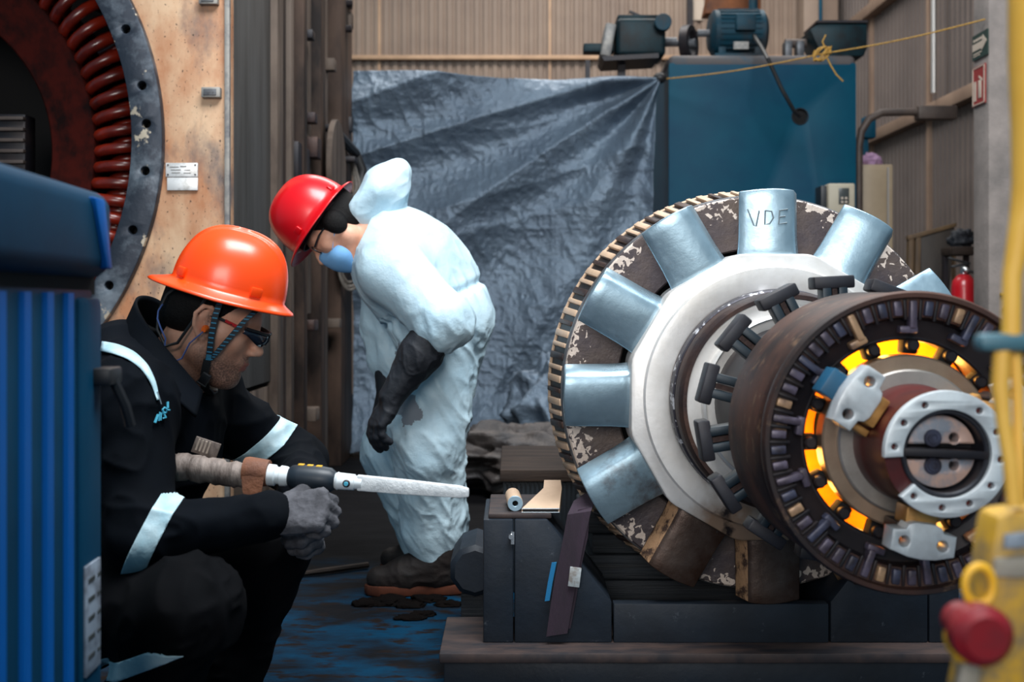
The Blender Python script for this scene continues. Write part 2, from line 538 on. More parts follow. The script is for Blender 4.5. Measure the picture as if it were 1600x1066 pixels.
def circle_pts(cx, cz, r, n=32, ph=0.0):
    return [(cx + r * math.cos(ph + 2 * PI * k / n), cz + r * math.sin(ph + 2 * PI * k / n)) for k in range(n)]


def plate(name, material, parent, outer, holes, y0, y1, bev=0.0, mtx=None, mats=None):
    """flat plate in the x-z plane between y0 and y1 with true holes"""
    cu = bpy.data.curves.new(name, 'CURVE')
    cu.dimensions = '2D'
    cu.fill_mode = 'BOTH'
    cu.extrude = abs(y1 - y0) / 2 - bev
    cu.bevel_depth = bev
    cu.bevel_resolution = 1
    cu.offset = -bev
    for loop in [outer] + list(holes):
        sp = cu.splines.new('POLY')
        sp.points.add(len(loop) - 1)
        for i, (a, b) in enumerate(loop):
            sp.points[i].co = (a, b, 0, 1)
        sp.use_cyclic_u = True
    tmp = bpy.data.objects.new(name + '_tmp', cu)
    COL.objects.link(tmp)
    dg = bpy.context.evaluated_depsgraph_get()
    dg.update()
    me = bpy.data.meshes.new_from_object(tmp.evaluated_get(dg))
    bpy.data.objects.remove(tmp)
    bm = bmesh.new()
    bm.from_mesh(me)
    # curve lies in x-y with thickness along z: turn it into x-z with thickness along y
    bmesh.ops.transform(bm, matrix=Matrix.Translation((0, (y0 + y1) / 2, 0)) @ Matrix.Rotation(PI / 2, 4, 'X'), verts=bm.verts)
    if mtx is not None:
        bmesh.ops.transform(bm, matrix=mtx, verts=bm.verts)
    bmesh.ops.remove_doubles(bm, verts=bm.verts, dist=1e-5)
    sharpen(bm, 0.5)
    bm.to_mesh(me)
    bm.free()
    me.materials.clear()
    me.name = name
    return link_mesh(name, me, material, parent, mats)


# ------------------------------------------------------------------ numpy noise and distance fields


def _hash(ix, iy, iz, seed):
    h = (ix * 374761393 + iy * 668265263 + iz * 2147483647 + seed * 1274126177) & 0xFFFFFFFF
    h = ((h ^ (h >> 13)) * 1274126177) & 0xFFFFFFFF
    h = (h ^ (h >> 16)) & 0xFFFF
    return h / 65535.0


def vnoise(p, seed=0):
    p = np.asarray(p, dtype=np.float64)
    i = np.floor(p).astype(np.int64)
    f = p - i
    u = f * f * (3 - 2 * f)
    r = 0
    for dx in (0, 1):
        wx = u[:, 0] if dx else 1 - u[:, 0]
        for dy in (0, 1):
            wy = u[:, 1] if dy else 1 - u[:, 1]
            for dz in (0, 1):
                wz = u[:, 2] if dz else 1 - u[:, 2]
                r = r + wx * wy * wz * _hash(i[:, 0] + dx, i[:, 1] + dy, i[:, 2] + dz, seed)
    return r


def ridged(p, seed=0):
    return 1 - np.abs(2 * vnoise(p, seed) - 1)


def RC(p0, r0, p1, r1, k=None):
    return ('rc', np.array(p0, float), r0, np.array(p1, float), r1, k)


def SP(p, r, k=None):
    return ('rc', np.array(p, float), r, np.array(p, float) + 1e-5, r, k)


def EL(c, r, R=None, k=None):
    return ('el', np.array(c, float), np.array(r, float), np.eye(3) if R is None else np.array(R, float), k)


def CUT(prim):
    return ('cut', prim)


def prim_bounds(p):
    if p[0] == 'rc':
        return np.minimum(p[1] - p[2], p[3] - p[4]), np.maximum(p[1] + p[2], p[3] + p[4])
    r = max(p[2])
    return p[1] - r, p[1] + r


def prim_eval(p, X, Y, Z):
    if p[0] == 'rc':
        a, ra, b, rb = p[1], p[2], p[3], p[4]
        d = b - a
        L = max(float(d @ d), 1e-12)
        t = np.clip(((X - a[0]) * d[0] + (Y - a[1]) * d[1] + (Z - a[2]) * d[2]) / L, 0, 1)
        q = np.sqrt((X - a[0] - t * d[0]) ** 2 + (Y - a[1] - t * d[1]) ** 2 + (Z - a[2] - t * d[2]) ** 2)
        return q - (ra + (rb - ra) * t)
    c, r, R = p[1], p[2], p[3]
    x, y, z = X - c[0], Y - c[1], Z - c[2]
    q = [R[0][i] * x + R[1][i] * y + R[2][i] * z for i in range(3)]
    k0 = np.sqrt(sum((q[i] / r[i]) ** 2 for i in range(3)))
    k1 = np.sqrt(sum((q[i] / (r[i] ** 2)) ** 2 for i in range(3)))
    return k0 * (k0 - 1) / np.maximum(k1, 1e-6)


def sdf_mesh(prims, res, k=0.02, smooth=1):
    """smooth union (and cuts, in order) of the primitives, meshed by surface nets; returns vertices, quads"""
    adds = [p for p in prims if p[0] != 'cut']
    lo = np.min([prim_bounds(p)[0] for p in adds], axis=0) - 3 * res - k * 0.5
    hi = np.max([prim_bounds(p)[1] for p in adds], axis=0) + 3 * res + k * 0.5
    n = np.ceil((hi - lo) / res).astype(int) + 1
    f = np.full(n, 0.08, dtype=np.float32)
    ax = [lo[i] + res * np.arange(n[i]) for i in range(3)]
    for p in prims:
        cut = p[0] == 'cut'
        q = p[1] if cut else p
        kk = q[-1] if q[-1] is not None else k
        b0, b1 = prim_bounds(q)
        pad = kk + 4 * res
        i0 = np.maximum(np.floor((b0 - pad - lo) / res).astype(int), 0)
        i1 = np.minimum(np.ceil((b1 + pad - lo) / res).astype(int) + 1, n)
        if np.any(i1 <= i0):
            continue
        sl = tuple(slice(i0[i], i1[i]) for i in range(3))
        d = prim_eval(q, ax[0][sl[0]][:, None, None], ax[1][sl[1]][None, :, None], ax[2][sl[2]][None, None, :]).astype(np.float32)
        a = f[sl]
        if cut:
            d = -d
            h = np.maximum(kk - np.abs(a - d), 0) / kk
            f[sl] = np.maximum(a, d) + h * h * kk * 0.25
        else:
            h = np.maximum(kk - np.abs(a - d), 0) / kk
            f[sl] = np.minimum(a, d) - h * h * kk * 0.25
    return surface_nets(f, lo, res, smooth)


def surface_nets(f, lo, res, smooth=1):
    ins = f < 0
    cnt = np.zeros(np.array(f.shape) - 1, dtype=np.uint8)
    offs = [(i, j, l) for i in (0, 1) for j in (0, 1) for l in (0, 1)]
    nx, ny, nz = cnt.shape
    for o in offs:
        cnt += ins[o[0]:o[0] + nx, o[1]:o[1] + ny, o[2]:o[2] + nz]
    act = np.argwhere((cnt > 0) & (cnt < 8))
    idx = np.full(cnt.shape, -1, dtype=np.int32)
    idx[act[:, 0], act[:, 1], act[:, 2]] = np.arange(len(act))
    cv = {o: f[act[:, 0] + o[0], act[:, 1] + o[1], act[:, 2] + o[2]] for o in offs}
    acc = np.zeros((len(act), 3))
    num = np.zeros(len(act))
    for o in offs:
        for a in range(3):
            if o[a] == 0:
                o2 = list(o)
                o2[a] = 1
                o2 = tuple(o2)
                x, y = cv[o], cv[o2]
                cr = (x < 0) != (y < 0)
                t = np.where(cr, x / np.where(cr, x - y, 1), 0)
                pos = np.array(o, float)[None, :] + np.zeros((len(act), 1))
                pos[:, a] = t
                acc += np.where(cr[:, None], pos, 0)
                num += cr
    V = (act + acc / num[:, None]) * res + lo
    quads = []
    for a in range(3):
        b, c = (a + 1) % 3, (a + 2) % 3
        s0 = [slice(None)] * 3
        s1 = [slice(None)] * 3
        s0[a] = slice(0, -1)
        s1[a] = slice(1, None)
        A = ins[tuple(s0)]
        B = ins[tuple(s1)]
        e = np.argwhere(A != B)
        ok = (e[:, b] > 0) & (e[:, c] > 0) & (e[:, b] < f.shape[b] - 1) & (e[:, c] < f.shape[c] - 1)
        e = e[ok]
        sgn = A[e[:, 0], e[:, 1], e[:, 2]]
        q = []
        for db, dc in ((-1, -1), (0, -1), (0, 0), (-1, 0)):
            g = e.copy()
            g[:, b] += db
            g[:, c] += dc
            q.append(idx[g[:, 0], g[:, 1], g[:, 2]])
        q = np.stack(q, 1)
        q[~sgn] = q[~sgn][:, ::-1]
        quads.append(q)
    Q = np.concatenate(quads)
    Q = Q[(Q >= 0).all(1)]
    for _ in range(smooth):
        V = relax(V, Q, 0.5)
    return V, Q


def relax(V, Q, lam):
    s = np.zeros_like(V)
    c = np.zeros(len(V))
    for i in range(4):
        a, b = Q[:, i], Q[:, (i + 1) % 4]
        for j in range(3):
            s[:, j] += np.bincount(a, V[b, j], len(V)) + np.bincount(b, V[a, j], len(V))
        c += np.bincount(a, minlength=len(V)) + np.bincount(b, minlength=len(V))
    return V + lam * (s / np.maximum(c, 1)[:, None] - V)


def normals(V, Q):
    n = np.cross(V[Q[:, 2]] - V[Q[:, 0]], V[Q[:, 3]] - V[Q[:, 1]])
    N = np.zeros_like(V)
    for i in range(4):
        for j in range(3):
            N[:, j] += np.bincount(Q[:, i], n[:, j], len(V))
    return N / np.maximum(np.linalg.norm(N, axis=1), 1e-12)[:, None]


def mesh_np(name, V, Q, material, parent=None, mats=None, fmat=None):
    used = np.unique(Q)
    mp = np.full(len(V), -1, dtype=np.int64)
    mp[used] = np.arange(len(used))
    V = V[used]
    Q = mp[Q]
    me = bpy.data.meshes.new(name)
    me.vertices.add(len(V))
    me.vertices.foreach_set('co', V.astype(np.float32).ravel())
    me.loops.add(Q.size)
    me.loops.foreach_set('vertex_index', Q.astype(np.int32).ravel())
    me.polygons.add(len(Q))
    me.polygons.foreach_set('loop_start', (np.arange(len(Q)) * 4).astype(np.int32))
    me.polygons.foreach_set('use_smooth', np.ones(len(Q), dtype=bool))
    o = link_mesh(name, me, material, parent, mats)
    if fmat is not None:
        me.polygons.foreach_set('material_index', fmat.astype(np.int32))
    me.update(calc_edges=True)
    me.validate()
    return o


def grid_mesh(name, fn, nu, nv, material, parent=None, thick=0.0, mats=None):
    """sheet from fn(u, v) -> (n,3) arrays; thick > 0 gives the sheet a back"""
    U, Vv = np.meshgrid(np.linspace(0, 1, nu), np.linspace(0, 1, nv), indexing='ij')
    V = fn(U.ravel(), Vv.ravel())
    i = np.arange((nu - 1) * (nv - 1))
    a = (i // (nv - 1)) * nv + i % (nv - 1)
    Q = np.stack([a, a + nv, a + nv + 1, a + 1], 1)
    o = mesh_np(name, V, Q, material, parent, mats)
    if thick:
        md = o.modifiers.new('thickness', 'SOLIDIFY')
        md.thickness = thick
        md.offset = 0
    return o

# ================================================================== SETTING


def struct(o):
    return tag(o, kind='structure')


struct(MB().box((1.0, 5.5, -0.05), (14, 17, 0.1)).build('floor', 'floor_paint'))


def corrugated(name, p0, p1, z0, z1, pitch, depth, material, outward):
    """profiled steel sheet standing between floor points p0 and p1"""
    p0 = Vector(p0)
    p1 = Vector(p1)
    L = (p1 - p0).length
    d = (p1 - p0).normalized()
    o = Vector(outward)
    prof = []
    s = 0.0
    while s < L:
        for fr, h in ((0.0, 0), (0.52, 0), (0.60, 1), (0.92, 1), (1.0, 0)):
            if fr < 1.0:
                prof.append((s + fr * pitch, h * depth))
        s += pitch
    bm = bmesh.new()
    rows = []
    for s, h in prof:
        q = p0 + d * s + o * (depth - h)
        rows.append((bm.verts.new((q.x, q.y, z0)), bm.verts.new((q.x, q.y, z1))))
    back = []
    for e in (prof[0], prof[-1]):
        q = p0 + d * e[0] - o * 0.04
        back.append((bm.verts.new((q.x, q.y, z0)), bm.verts.new((q.x, q.y, z1))))
    for i in range(len(rows) - 1):
        bm.faces.new([rows[i][0], rows[i + 1][0], rows[i + 1][1], rows[i][1]])
    bm.faces.new([back[0][0], back[0][1], back[1][1], back[1][0]])
    bmesh.ops.recalc_face_normals(bm, faces=bm.faces)
    for f in bm.faces:
        f.smooth = False
    me = bpy.data.meshes.new(name)
    bm.to_mesh(me)
    bm.free()
    return link_mesh(name, me, material)


BW, RW = 12.0, 3.44
struct(corrugated('wall_back', (-4.5, BW, 0), (RW + 0.02, BW, 0), 0, 6.2, 0.0955, 0.022, 'wall_sheet', (0, -1, 0)))
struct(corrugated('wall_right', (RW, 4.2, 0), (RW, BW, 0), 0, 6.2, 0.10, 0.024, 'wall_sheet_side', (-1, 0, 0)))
# girts and frame strips
t = MB()
t.box((-0.5, BW - 0.05, P(0, 92, BW).z), (7.8, 0.07, 0.045), bev=0.004)
struct(t.build('trim_1', 'girt_cream'))
for i, (px,) in enumerate(((593,), (859,))):
    x = P(px, 0, BW).x
    struct(MB().box((x, BW - 0.02, 3.1), (0.022, 0.03, 6.1)).build('trim_%d' % (2 + i), 'girt_cream'))
t = MB()
t.box((RW - 0.06, 8.1, 2.50), (0.12, 7.6, 0.10), bev=0.004)
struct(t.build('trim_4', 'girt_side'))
t = MB()
t.box((RW - 0.06, 8.1, 3.70), (0.12, 7.6, 0.10), bev=0.004)
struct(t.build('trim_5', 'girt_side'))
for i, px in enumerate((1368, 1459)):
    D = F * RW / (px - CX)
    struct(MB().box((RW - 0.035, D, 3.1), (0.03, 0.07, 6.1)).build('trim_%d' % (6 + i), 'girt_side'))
# box column in the corner and the slim blue pipe in front of it
xa, xb = P(1256, 0, 11.6).x, P(1310, 0, 11.6).x
struct(MB().box(((xa + xb) / 2, 11.75, 3.1), (xb - xa, 0.3, 6.2), bev=0.01).build('trim_8', 'wall_sheet'))
MB_ = MB().tube([(P(1283, 0, 11.5).x, 11.52, 0.0), (P(1283, 0, 11.5).x, 11.52, 6.0)], 0.018, 10)
tag(MB_.build('service_pipe', 'tank_blue'), 'slim blue pipe running up the beige corner column at the back', 'pipe')

# concrete column at the right
struct(MB().box((P(1545, 0, 6.0).x + 0.24, 6.10, 3.1), (0.48, 0.20, 6.2), bev=0.006).build('trim_9', 'concrete'))
CX0 = P(1545, 0, 6.0).x

# signs on the column's left face
X0 = CX0 - 0.004


def sign(name, px0, px1, yt, yb, face, label, draw):
    """thin plate on the left side of the column; s runs towards the camera"""
    y_near, y_far = F * X0 / (px1 - CX), F * X0 / (px0 - CX)
    zt, zb = H + (CY - yt) * y_near / F, H + (CY - yb) * y_near / F
    root = empty(name, (X0, (y_near + y_far) / 2, (zt + zb) / 2), label=label, cat='sign')
    wd, ht = (y_far - y_near), zt - zb
    MB().box((-0.003, 0, 0), (0.006, wd, ht)).build('board', face, root)
    draw(root, wd, ht)
    return root


def draw_exit(root, wd, ht):
    b = MB()
    # arrow pointing to the viewer's right (towards -y)
    h = ht / 2

    def q(s, t):
        return (-0.0075, wd * (0.5 - s), ht * (t - 0.5))
    b.prism([(wd * (0.5 - s), ht * (t - 0.5)) for s, t in ((0.04, 0.36), (0.62, 0.36), (0.62, 0.26), (0.96, 0.55), (0.70, 0.86), (0.66, 0.64), (0.04, 0.64))], -0.0085, -0.006, axis='X')
    b.build('arrow', 'sign_white', root)
    b = MB()
    for s0, s1 in ((0.08, 0.20), (0.24, 0.36), (0.40, 0.52), (0.55, 0.64)):
        b.box((-0.007, wd * (0.5 - (s0 + s1) / 2), ht * 0.27), (0.003, wd * (s1 - s0) * 0.8, ht * 0.1))
    for s0, s1 in ((0.1, 0.6),):
        b.box((-0.007, wd * (0.5 - 0.35), -ht * 0.27), (0.003, wd * 0.5, ht * 0.05))
        b.box((-0.007, wd * (0.5 - 0.3), -ht * 0.36), (0.003, wd * 0.4, ht * 0.04))
    b.build('lettering', 'sign_white', root)


def draw_fire(root, wd, ht):
    b = MB()
    for s in (0.06, 0.94):
        b.box((-0.007, wd * (0.5 - s), 0), (0.003, wd * 0.05, ht * 0.94))
    for s in (0.03, 0.97):
        b.box((-0.007, 0, ht * (s - 0.5)), (0.003, wd * 0.9, ht * 0.025))
    b.build('border', 'sign_white', root)
    b = MB()
    b.box((-0.007, wd * 0.27, -ht * 0.12), (0.003, wd * 0.16, ht * 0.5))
    b.box((-0.007, -wd * 0.1, -ht * 0.1), (0.003, wd * 0.22, ht * 0.46), bev=0.001)
    b.box((-0.007, -wd * 0.16, ht * 0.17), (0.003, wd * 0.3, ht * 0.05), rot=(0.5, 0, 0))
    b.build('pictogram', 'sign_white', root)


sign('exit_route_sign', 1521, 1545, 44, 84, 'sign_green', 'green arrow sign high on the concrete column', draw_exit)
sign('fire_extinguisher_sign', 1521, 1541, 98, 160, 'sign_red', 'red sign with extinguisher pictogram below the green arrow sign', draw_fire)

# conduit on the right wall, bent dark pipe
D = F * RW / (1487 - CX)
x = RW - 0.14
b = MB().tube([(x, D, 2.6), (x, D, 6.0)], 0.022, 10)
tag(b.build('conduit', 'conduit'), 'pale metal conduit running up the right wall from the lower girt', 'conduit')
D = 7.6
pts = [Vector((P(1342, 0, D).x, D, 0.01)), P(1342, 262, D), P(1342, 230, D), P(1346, 205, D), P(1358, 186, D), P(1378, 176, D), P(1420, 175, D), P(1486, 175, D)]
root = empty('exhaust_pipe', pts[0], label='dark bent pipe rising beside the blue tank and turning right', cat='pipe')
MB().tube([p - pts[0] for p in pts], 0.026, 12).build('tube', 'pipe_dark', root)
MB().box(P(1462, 177, D) - pts[0], (0.26, 0.1, 0.09), bev=0.01).build('coupling', 'pipe_dark', root)

# ------------------------------------------------------------------ hung tarp
TD = 7.3
tl, tr = P(553, 112, TD), P(1031, 124, TD)


def tarp(u, v):
    """u along the width, v downwards; right edge is gathered at the tie"""
    n = len(u)
    x0, x1 = tl.x, tr.x
    right = x1 - 0.04 * np.clip(v * 4, 0, 1) ** 0.6 - 0.04 * v
    X = x0 + (right - x0) * u
    ztop = tl.z + (tr.z - tl.z) * u - 0.05 * np.sin(u * PI) ** 2 * 0.6
    Z = ztop * (1 - v) + v * (0.02 + 0.03 * np.sin(u * 19))
    px = (X - x1)
    pz = (tr.z - Z)
    r = np.sqrt(px ** 2 + pz ** 2) + 1e-6
    ang = np.arctan2(pz, -px)
    # folds fanning out of the tie
    d = 0.085 * np.sin(ang * 12 + 1.2 * np.sin(r * 1.3)) * np.exp(-r / 1.7) * np.clip(r * 4, 0, 1)
    q = np.stack([ang * 4.2, r * 0.35, np.zeros(n)], 1)
    d += 0.11 * (ridged(q, 5) - 0.5) * np.clip(r * 0.9, 0, 1)
    # long slack folds sweeping from the upper left to the lower middle
    w1 = (Z - tl.z) * 1.0 - (X - x0) * 0.30
    q = np.stack([w1 * 2.6, X * 0.35, np.zeros(n) + 3], 1)
    d += 0.17 * (ridged(q, 9) - 0.45) * (1 - u * 0.5)
    q = np.stack([X * 3.1, Z * 2.0, np.zeros(n) + 7], 1)
    d += 0.07 * (vnoise(q, 12) - 0.5)
    q = np.stack([X * 9 + Z * 4, Z * 8, np.zeros(n) + 7], 1)
    d += 0.018 * (ridged(q, 14) - 0.5)
    q = np.stack([X * 26, Z * 24, np.zeros(n) + 7], 1)
    d += 0.009 * (ridged(q, 15) - 0.5)
    bot = np.clip((v - 0.8) / 0.2, 0, 1)
    Yv = TD - d - 0.35 * bot ** 2 * (0.6 + 0.4 * np.sin(u * 7))
    return np.stack([X, Yv, Z], 1)


ta = grid_mesh('tarpaulin', tarp, 420, 320, 'tarp', None, 0.004)
tag(ta, 'large crumpled silver grey tarpaulin hung as a screen behind the white-suited worker', 'tarp')


def lump(name, c, s, amp, material, seed, n=60, flat=0.0):
    """crumpled heap of sheet lying on what is below"""
    def fn(u, v):
        th = u * 2 * PI
        ph = (v) * PI
        d = np.stack([np.cos(th) * np.sin(ph), np.sin(th) * np.sin(ph), np.cos(ph)], 1)
        r = 1 + amp * (ridged(d * 2.3 + seed, seed) - 0.5) + amp * 0.6 * (ridged(d * 5 + seed, seed + 1) - 0.5)
        q = d * r[:, None] * np.array(s)[None, :]
        q[:, 2] = np.maximum(q[:, 2], -flat)
        return q + np.array(c)[None, :]
    return grid_mesh(name, fn, n, n // 2, material)


o = lump('folded_tarp', P(815, 715, 5.75) + Vector((0, 0, 0.0)), (0.42, 0.22, 0.15), 0.55, 'tarp_brown', 3, 120, 0.165)
tag(o, 'brownish crumpled tarp lying at the foot of the silver tarpaulin', 'tarp')
o = lump('tarp_bundle', P(868, 655, 6.4) + Vector((0, 0, -0.02)), (0.24, 0.2, 0.30), 0.5, 'tarp', 8, 110, 0.3)
tag(o, 'bunched grey tarp heap against the fan rotor, under the hung tarpaulin', 'tarp')

# rope from the tie to the column
rp = [P(1031, 124, TD)]
k0 = P(1285, 84, 6.6)
ke = Vector((CX0 - 0.01, 6.02, P(1556, 30, 6.02).z))
pts = []
for i in range(9):
    s = i / 8
    q = rp[0].lerp(k0, s)
    q.z -= 0.02 * math.sin(s * PI)
    pts.append(q)
for i in range(1, 9):
    s = i / 8
    q = k0.lerp(ke, s)
    q.z -= 0.015 * math.sin(s * PI)
    pts.append(q)
root = empty('tie_rope', pts[0], label='thin yellow rope stretched from the tarpaulin corner to the column', cat='rope')
z0 = pts[0]
MB().tube([p - z0 for p in pts], 0.0042, 8).build('line', 'rope_yellow', root)
b = MB()
c = k0 - z0
for i in range(4):
    a = i * 1.3
    b.tube([c + Vector((0.05 * math.cos(a + t), 0.012 * math.sin(3 * t), 0.04 * math.sin(a + t * 1.4))) for t in np.linspace(0, 4, 14)], 0.0048, 7)
b.tube([c + Vector((0.03, 0, 0)), c + Vector((0.0, 0, 0.07)), c + Vector((0.02, 0, 0.11))], 0.0045, 7)
b.build('knot', 'rope_yellow', root)
MB().tube([c + Vector(v) for v in ((0.02, 0, -0.01), (0.05, 0, -0.07), (0.08, 0, -0.12), (0.12, 0, -0.16))], 0.0045, 7).build('loose_end', 'rope_yellow', root)
o = MB().sphere(P(1031, 122, TD - 0.03), 0.045, 14, (1, 0.8, 0.8)).build('tie_knot', 'cable_black')
o.parent = root
o.location = -z0

# ------------------------------------------------------------------ blue tank with drive on top
TK = 7.45
x0, x1 = P(1045, 0, TK).x, P(1338, 0, TK).x
zt = P(0, 86, TK).z
root = empty('blue_tank', ((x0 + x1) / 2, TK + 0.35, 0), label='tall blue steel tank with a round cable hole, behind the fan rotor', cat='tank')
W2 = (x1 - x0) / 2
hx, hz = P(1250, 182, TK).x - (x0 + x1) / 2, P(1250, 182, TK).z
rr = 0.05


def rrect(a, b, c, d, r, n=6):
    p = []
    for cx_, cz_, s in ((c - r, d - r, 0), (a + r, d - r, 1), (a + r, b + r, 2), (c - r, b + r, 3)):
        for i in range(n + 1):
            t = (s + i / n) * PI / 2
            p.append((cx_ + r * math.cos(t), cz_ + r * math.sin(t)))
    return p


plate('front_panel', 'tank_blue', root, rrect(-W2, 0.0, W2, zt - 0.05, 0.02), [circle_pts(hx, hz, 0.052, 28)], -0.35, -0.338, 0.004)
b = MB()
b.prism(rrect(-W2, 0.0, W2, zt - 0.06, 0.02), -0.335, 0.5)
b.build('shell', 'tank_blue', root)
b = MB()
b.ring(0.049, 0.056, 0.0, 0.008, 28, c=(hx, -0.350, hz))
b.build('hole_rim', 'dark_iron', root)
b = MB()
b.lathe([(0.0, 0.0), (0.05, 0.0)], 28, closed=False, c=(hx, -0.3365, hz))
b.build('hole', 'dark_void', root)
b = MB()
b.box((0, 0.075, zt - 0.045), (2 * W2 + 0.004, 0.854, 0.10), bev=0.044, seg=4)
b.build('dusty_top', 'tank_dusty', root)

# motor standing on the tank
mD = TK + 0.25
mc = P(1152, 52, mD)
base_z = zt + 0.006
root = empty('electric_motor', (mc.x, mD, base_z), label='dusty teal electric motor standing on top of the blue tank', cat='motor')
mz = mc.z - base_z
R_ = 0.155
b = MB()
prof = [(0.0, -0.19), (R_ * 0.75, -0.19), (R_, -0.165), (R_, 0.165), (R_ * 0.75, 0.19), (0.0, 0.19)]
b.lathe(prof, 40, closed=False)
b.xf(Matrix.Translation((0, 0, mz)) @ Matrix.Rotation(PI / 2, 4, 'Z'))
b.build('housing', 'motor_teal', root)
b = MB()
for k in range(28):
    a = 2 * PI * k / 28
    b.box((0, math.cos(a) * R_, math.sin(a) * R_), (0.27, 0.016, 0.008), rot=(a, 0, 0))
b.xf(Matrix.Translation((0, 0, mz)))
b.build('cooling_fins', 'motor_teal', root)
b = MB()
b.box((0.02, -R_ - 0.01, mz + 0.03), (0.13, 0.07, 0.11), bev=0.01)
b.build('terminal_box', 'motor_teal', root)
b = MB()
b.box((0, -0.08, 0.02), (0.34, 0.06, 0.04), bev=0.005)
b.box((0, 0.08, 0.02), (0.34, 0.06, 0.04), bev=0.005)
for s in (-1, 1):
    for q in (-1, 1):
        b.box((s * 0.12, q * 0.08, 0.04), (0.05, 0.05, max(0.02, mz - 0.1)), bev=0.004)
b.build('feet', 'motor_teal', root)
b = MB()
b.box((0.0, -0.125, 0.085), (0.1, 0.012, 0.05))
b.build('rating_plate', 'lug_grey', root)
b = MB().tube([(-0.19, 0, mz), (-0.27, 0, mz)], 0.025, 16)
b.build('shaft', 'grey_iron', root)

# cable from motor down into the hole
hp = P(1250, 182, TK - 0.352)
pts = [P(1178, 56, mD - 0.2), P(1190, 74, TK - 0.2), P(1200, 92, TK - 0.43), P(1222, 140, TK - 0.40), P(1240, 172, TK - 0.39), Vector((hp.x, TK - 0.36, hp.z))]
tag(MB().tube(pts, 0.013, 8).build('motor_cable', 'cable_black'), 'black cable dropping from the motor into the tank hole', 'cable')

# pulley guard left of the motor
pc = P(1076, 62, mD)
root = empty('drive_pulley', (pc.x, mD, base_z), label='dark ring pulley between the green gearbox and the teal motor', cat='pulley')
b = MB()
b.ring(0.085, 0.125, -0.03, 0.03, 40)
b.xf(Matrix.Translation((0, 0, 0.125)) @ Matrix.Rotation(PI / 2 - 0.5, 4, 'Z'))
b.build('rim', 'dark_iron', root)
b = MB()
b.disc(0.03, -0.05, 0.05, 20)
for k in range(4):
    a = k * PI / 2 + 0.4
    b.box((math.cos(a) * 0.06, 0, math.sin(a) * 0.06), (0.09, 0.02, 0.02), rot=(0, -a, 0))
b.xf(Matrix.Translation((0, 0, 0.125)) @ Matrix.Rotation(PI / 2 - 0.5, 4, 'Z'))
b.build('hub', 'grey_iron', root)
b = MB().tube([(-0.16, 0.02, 0.13), (0.02, 0, 0.13)], 0.022, 14)
b.build('shaft', 'grey_iron', root)

# green gearbox on a post, left of the tank
gD = TK + 0.1
gx0, gx1 = P(960, 0, gD).x, P(1036, 0, gD).x
gz0, gz1 = P(0, 94, gD).z, P(0, 36, gD).z
gc = Vector(((gx0 + gx1) / 2, gD, 0))
root = empty('gearbox', gc, label='dark green gearbox on a steel post above the tarpaulin, left of the tank', cat='gearbox')
b = MB()
b.box((0, 0, (gz0 + gz1) / 2), (gx1 - gx0, 0.3, gz1 - gz0), bev=0.03, seg=3)
b.box((-0.01, 0, gz1 + 0.012), (gx1 - gx0 - 0.04, 0.24, 0.03), bev=0.01)
b.build('housing', 'machine_green', root)
b = MB()
b.prism([(gx0 - gc.x - 0.10, gz0 - 0.01), (gx1 - gc.x - 0.05, gz0 + 0.01), (gx1 - gc.x - 0.05, gz0 - 0.02), (gx0 - gc.x - 0.08, gz0 - 0.04)], -0.17, 0.17)
b.build('bed_plate', 'dark_iron', root)
b = MB()
cxl = P(1030, 46, gD)
b.disc(0.055, 0.0, 0.06, 28)
b.xf(Matrix.Translation((cxl.x - gc.x, -0.15, cxl.z)))
b.build('end_cover', 'motor_teal', root)
b = MB()
b.box((gx0 - gc.x - 0.05, -0.02, (gz0 + gz1) / 2 - 0.015), (0.07, 0.22, gz1 - gz0 - 0.03), rot=(0, 0.18, 0), bev=0.01)
b.build('side_plate', 'lug_grey', root)
b = MB()
c = P(935, 77, gD)
b.box((c.x - gc.x, 0, c.z), (0.2, 0.12, 0.055), bev=0.006)
b.build('arm', 'machine_green', root)
b = MB()
for px, wd in ((918, 0.03), (971, 0.05)):
    b.box((P(px, 0, gD).x - gc.x, 0.0, gz0 / 2), (wd, 0.06, gz0 - 0.01))
b.build('post', 'dark_iron', root)
b = MB().tube([(gx1 - gc.x, 0, (gz0 + gz1) / 2), (gx1 - gc.x + 0.09, 0, (gz0 + gz1) / 2)], 0.028, 14)
b.build('shaft', 'grey_iron', root)
b = MB()
q = P(1000, 26, gD)
b.tube([(q.x - gc.x, 0, gz1 + 0.02), (q.x - gc.x, 0, gz1 + 0.05)], 0.012, 8)
b.box((q.x - gc.x - 0.02, 0, gz1 + 0.055), (0.11, 0.02, 0.015), rot=(0, 0.4, 0))
b.build('filler_lever', 'dark_iron', root)

# right green box over the tank
bD = TK + 0.2
bx0, bx1 = P(1252, 0, bD).x, P(1344, 0, bD).x
bz0, bz1 = base_z, P(0, 45, bD).z
root = empty('bearing_box', ((bx0 + bx1) / 2, bD, base_z), label='dark green box with sloped side on the tank top, right of the motor', cat='gearbox')
wb, hb = (bx1 - bx0), bz1 - bz0
b = MB()
b.prism([(-wb / 2 + 0.10, 0.0), (wb / 2 - 0.02, 0.0), (wb / 2, 0.05), (wb / 2, hb), (-wb / 2 + 0.08, hb), (-wb / 2 + 0.02, hb * 0.8)], -0.15, 0.15, bev=0.006)
b.build('housing', 'machine_green', root)
b = MB()
b.box((0.03, 0, hb + 0.008), (wb - 0.06, 0.34, 0.016))
b.build('lid', 'dark_iron', root)
b = MB().tube([(-wb / 2 - 0.11, 0, 0.115), (-wb / 2 + 0.03, 0, 0.115)], 0.03, 14)
b.build('shaft', 'pipe_dark', root)
b = MB()
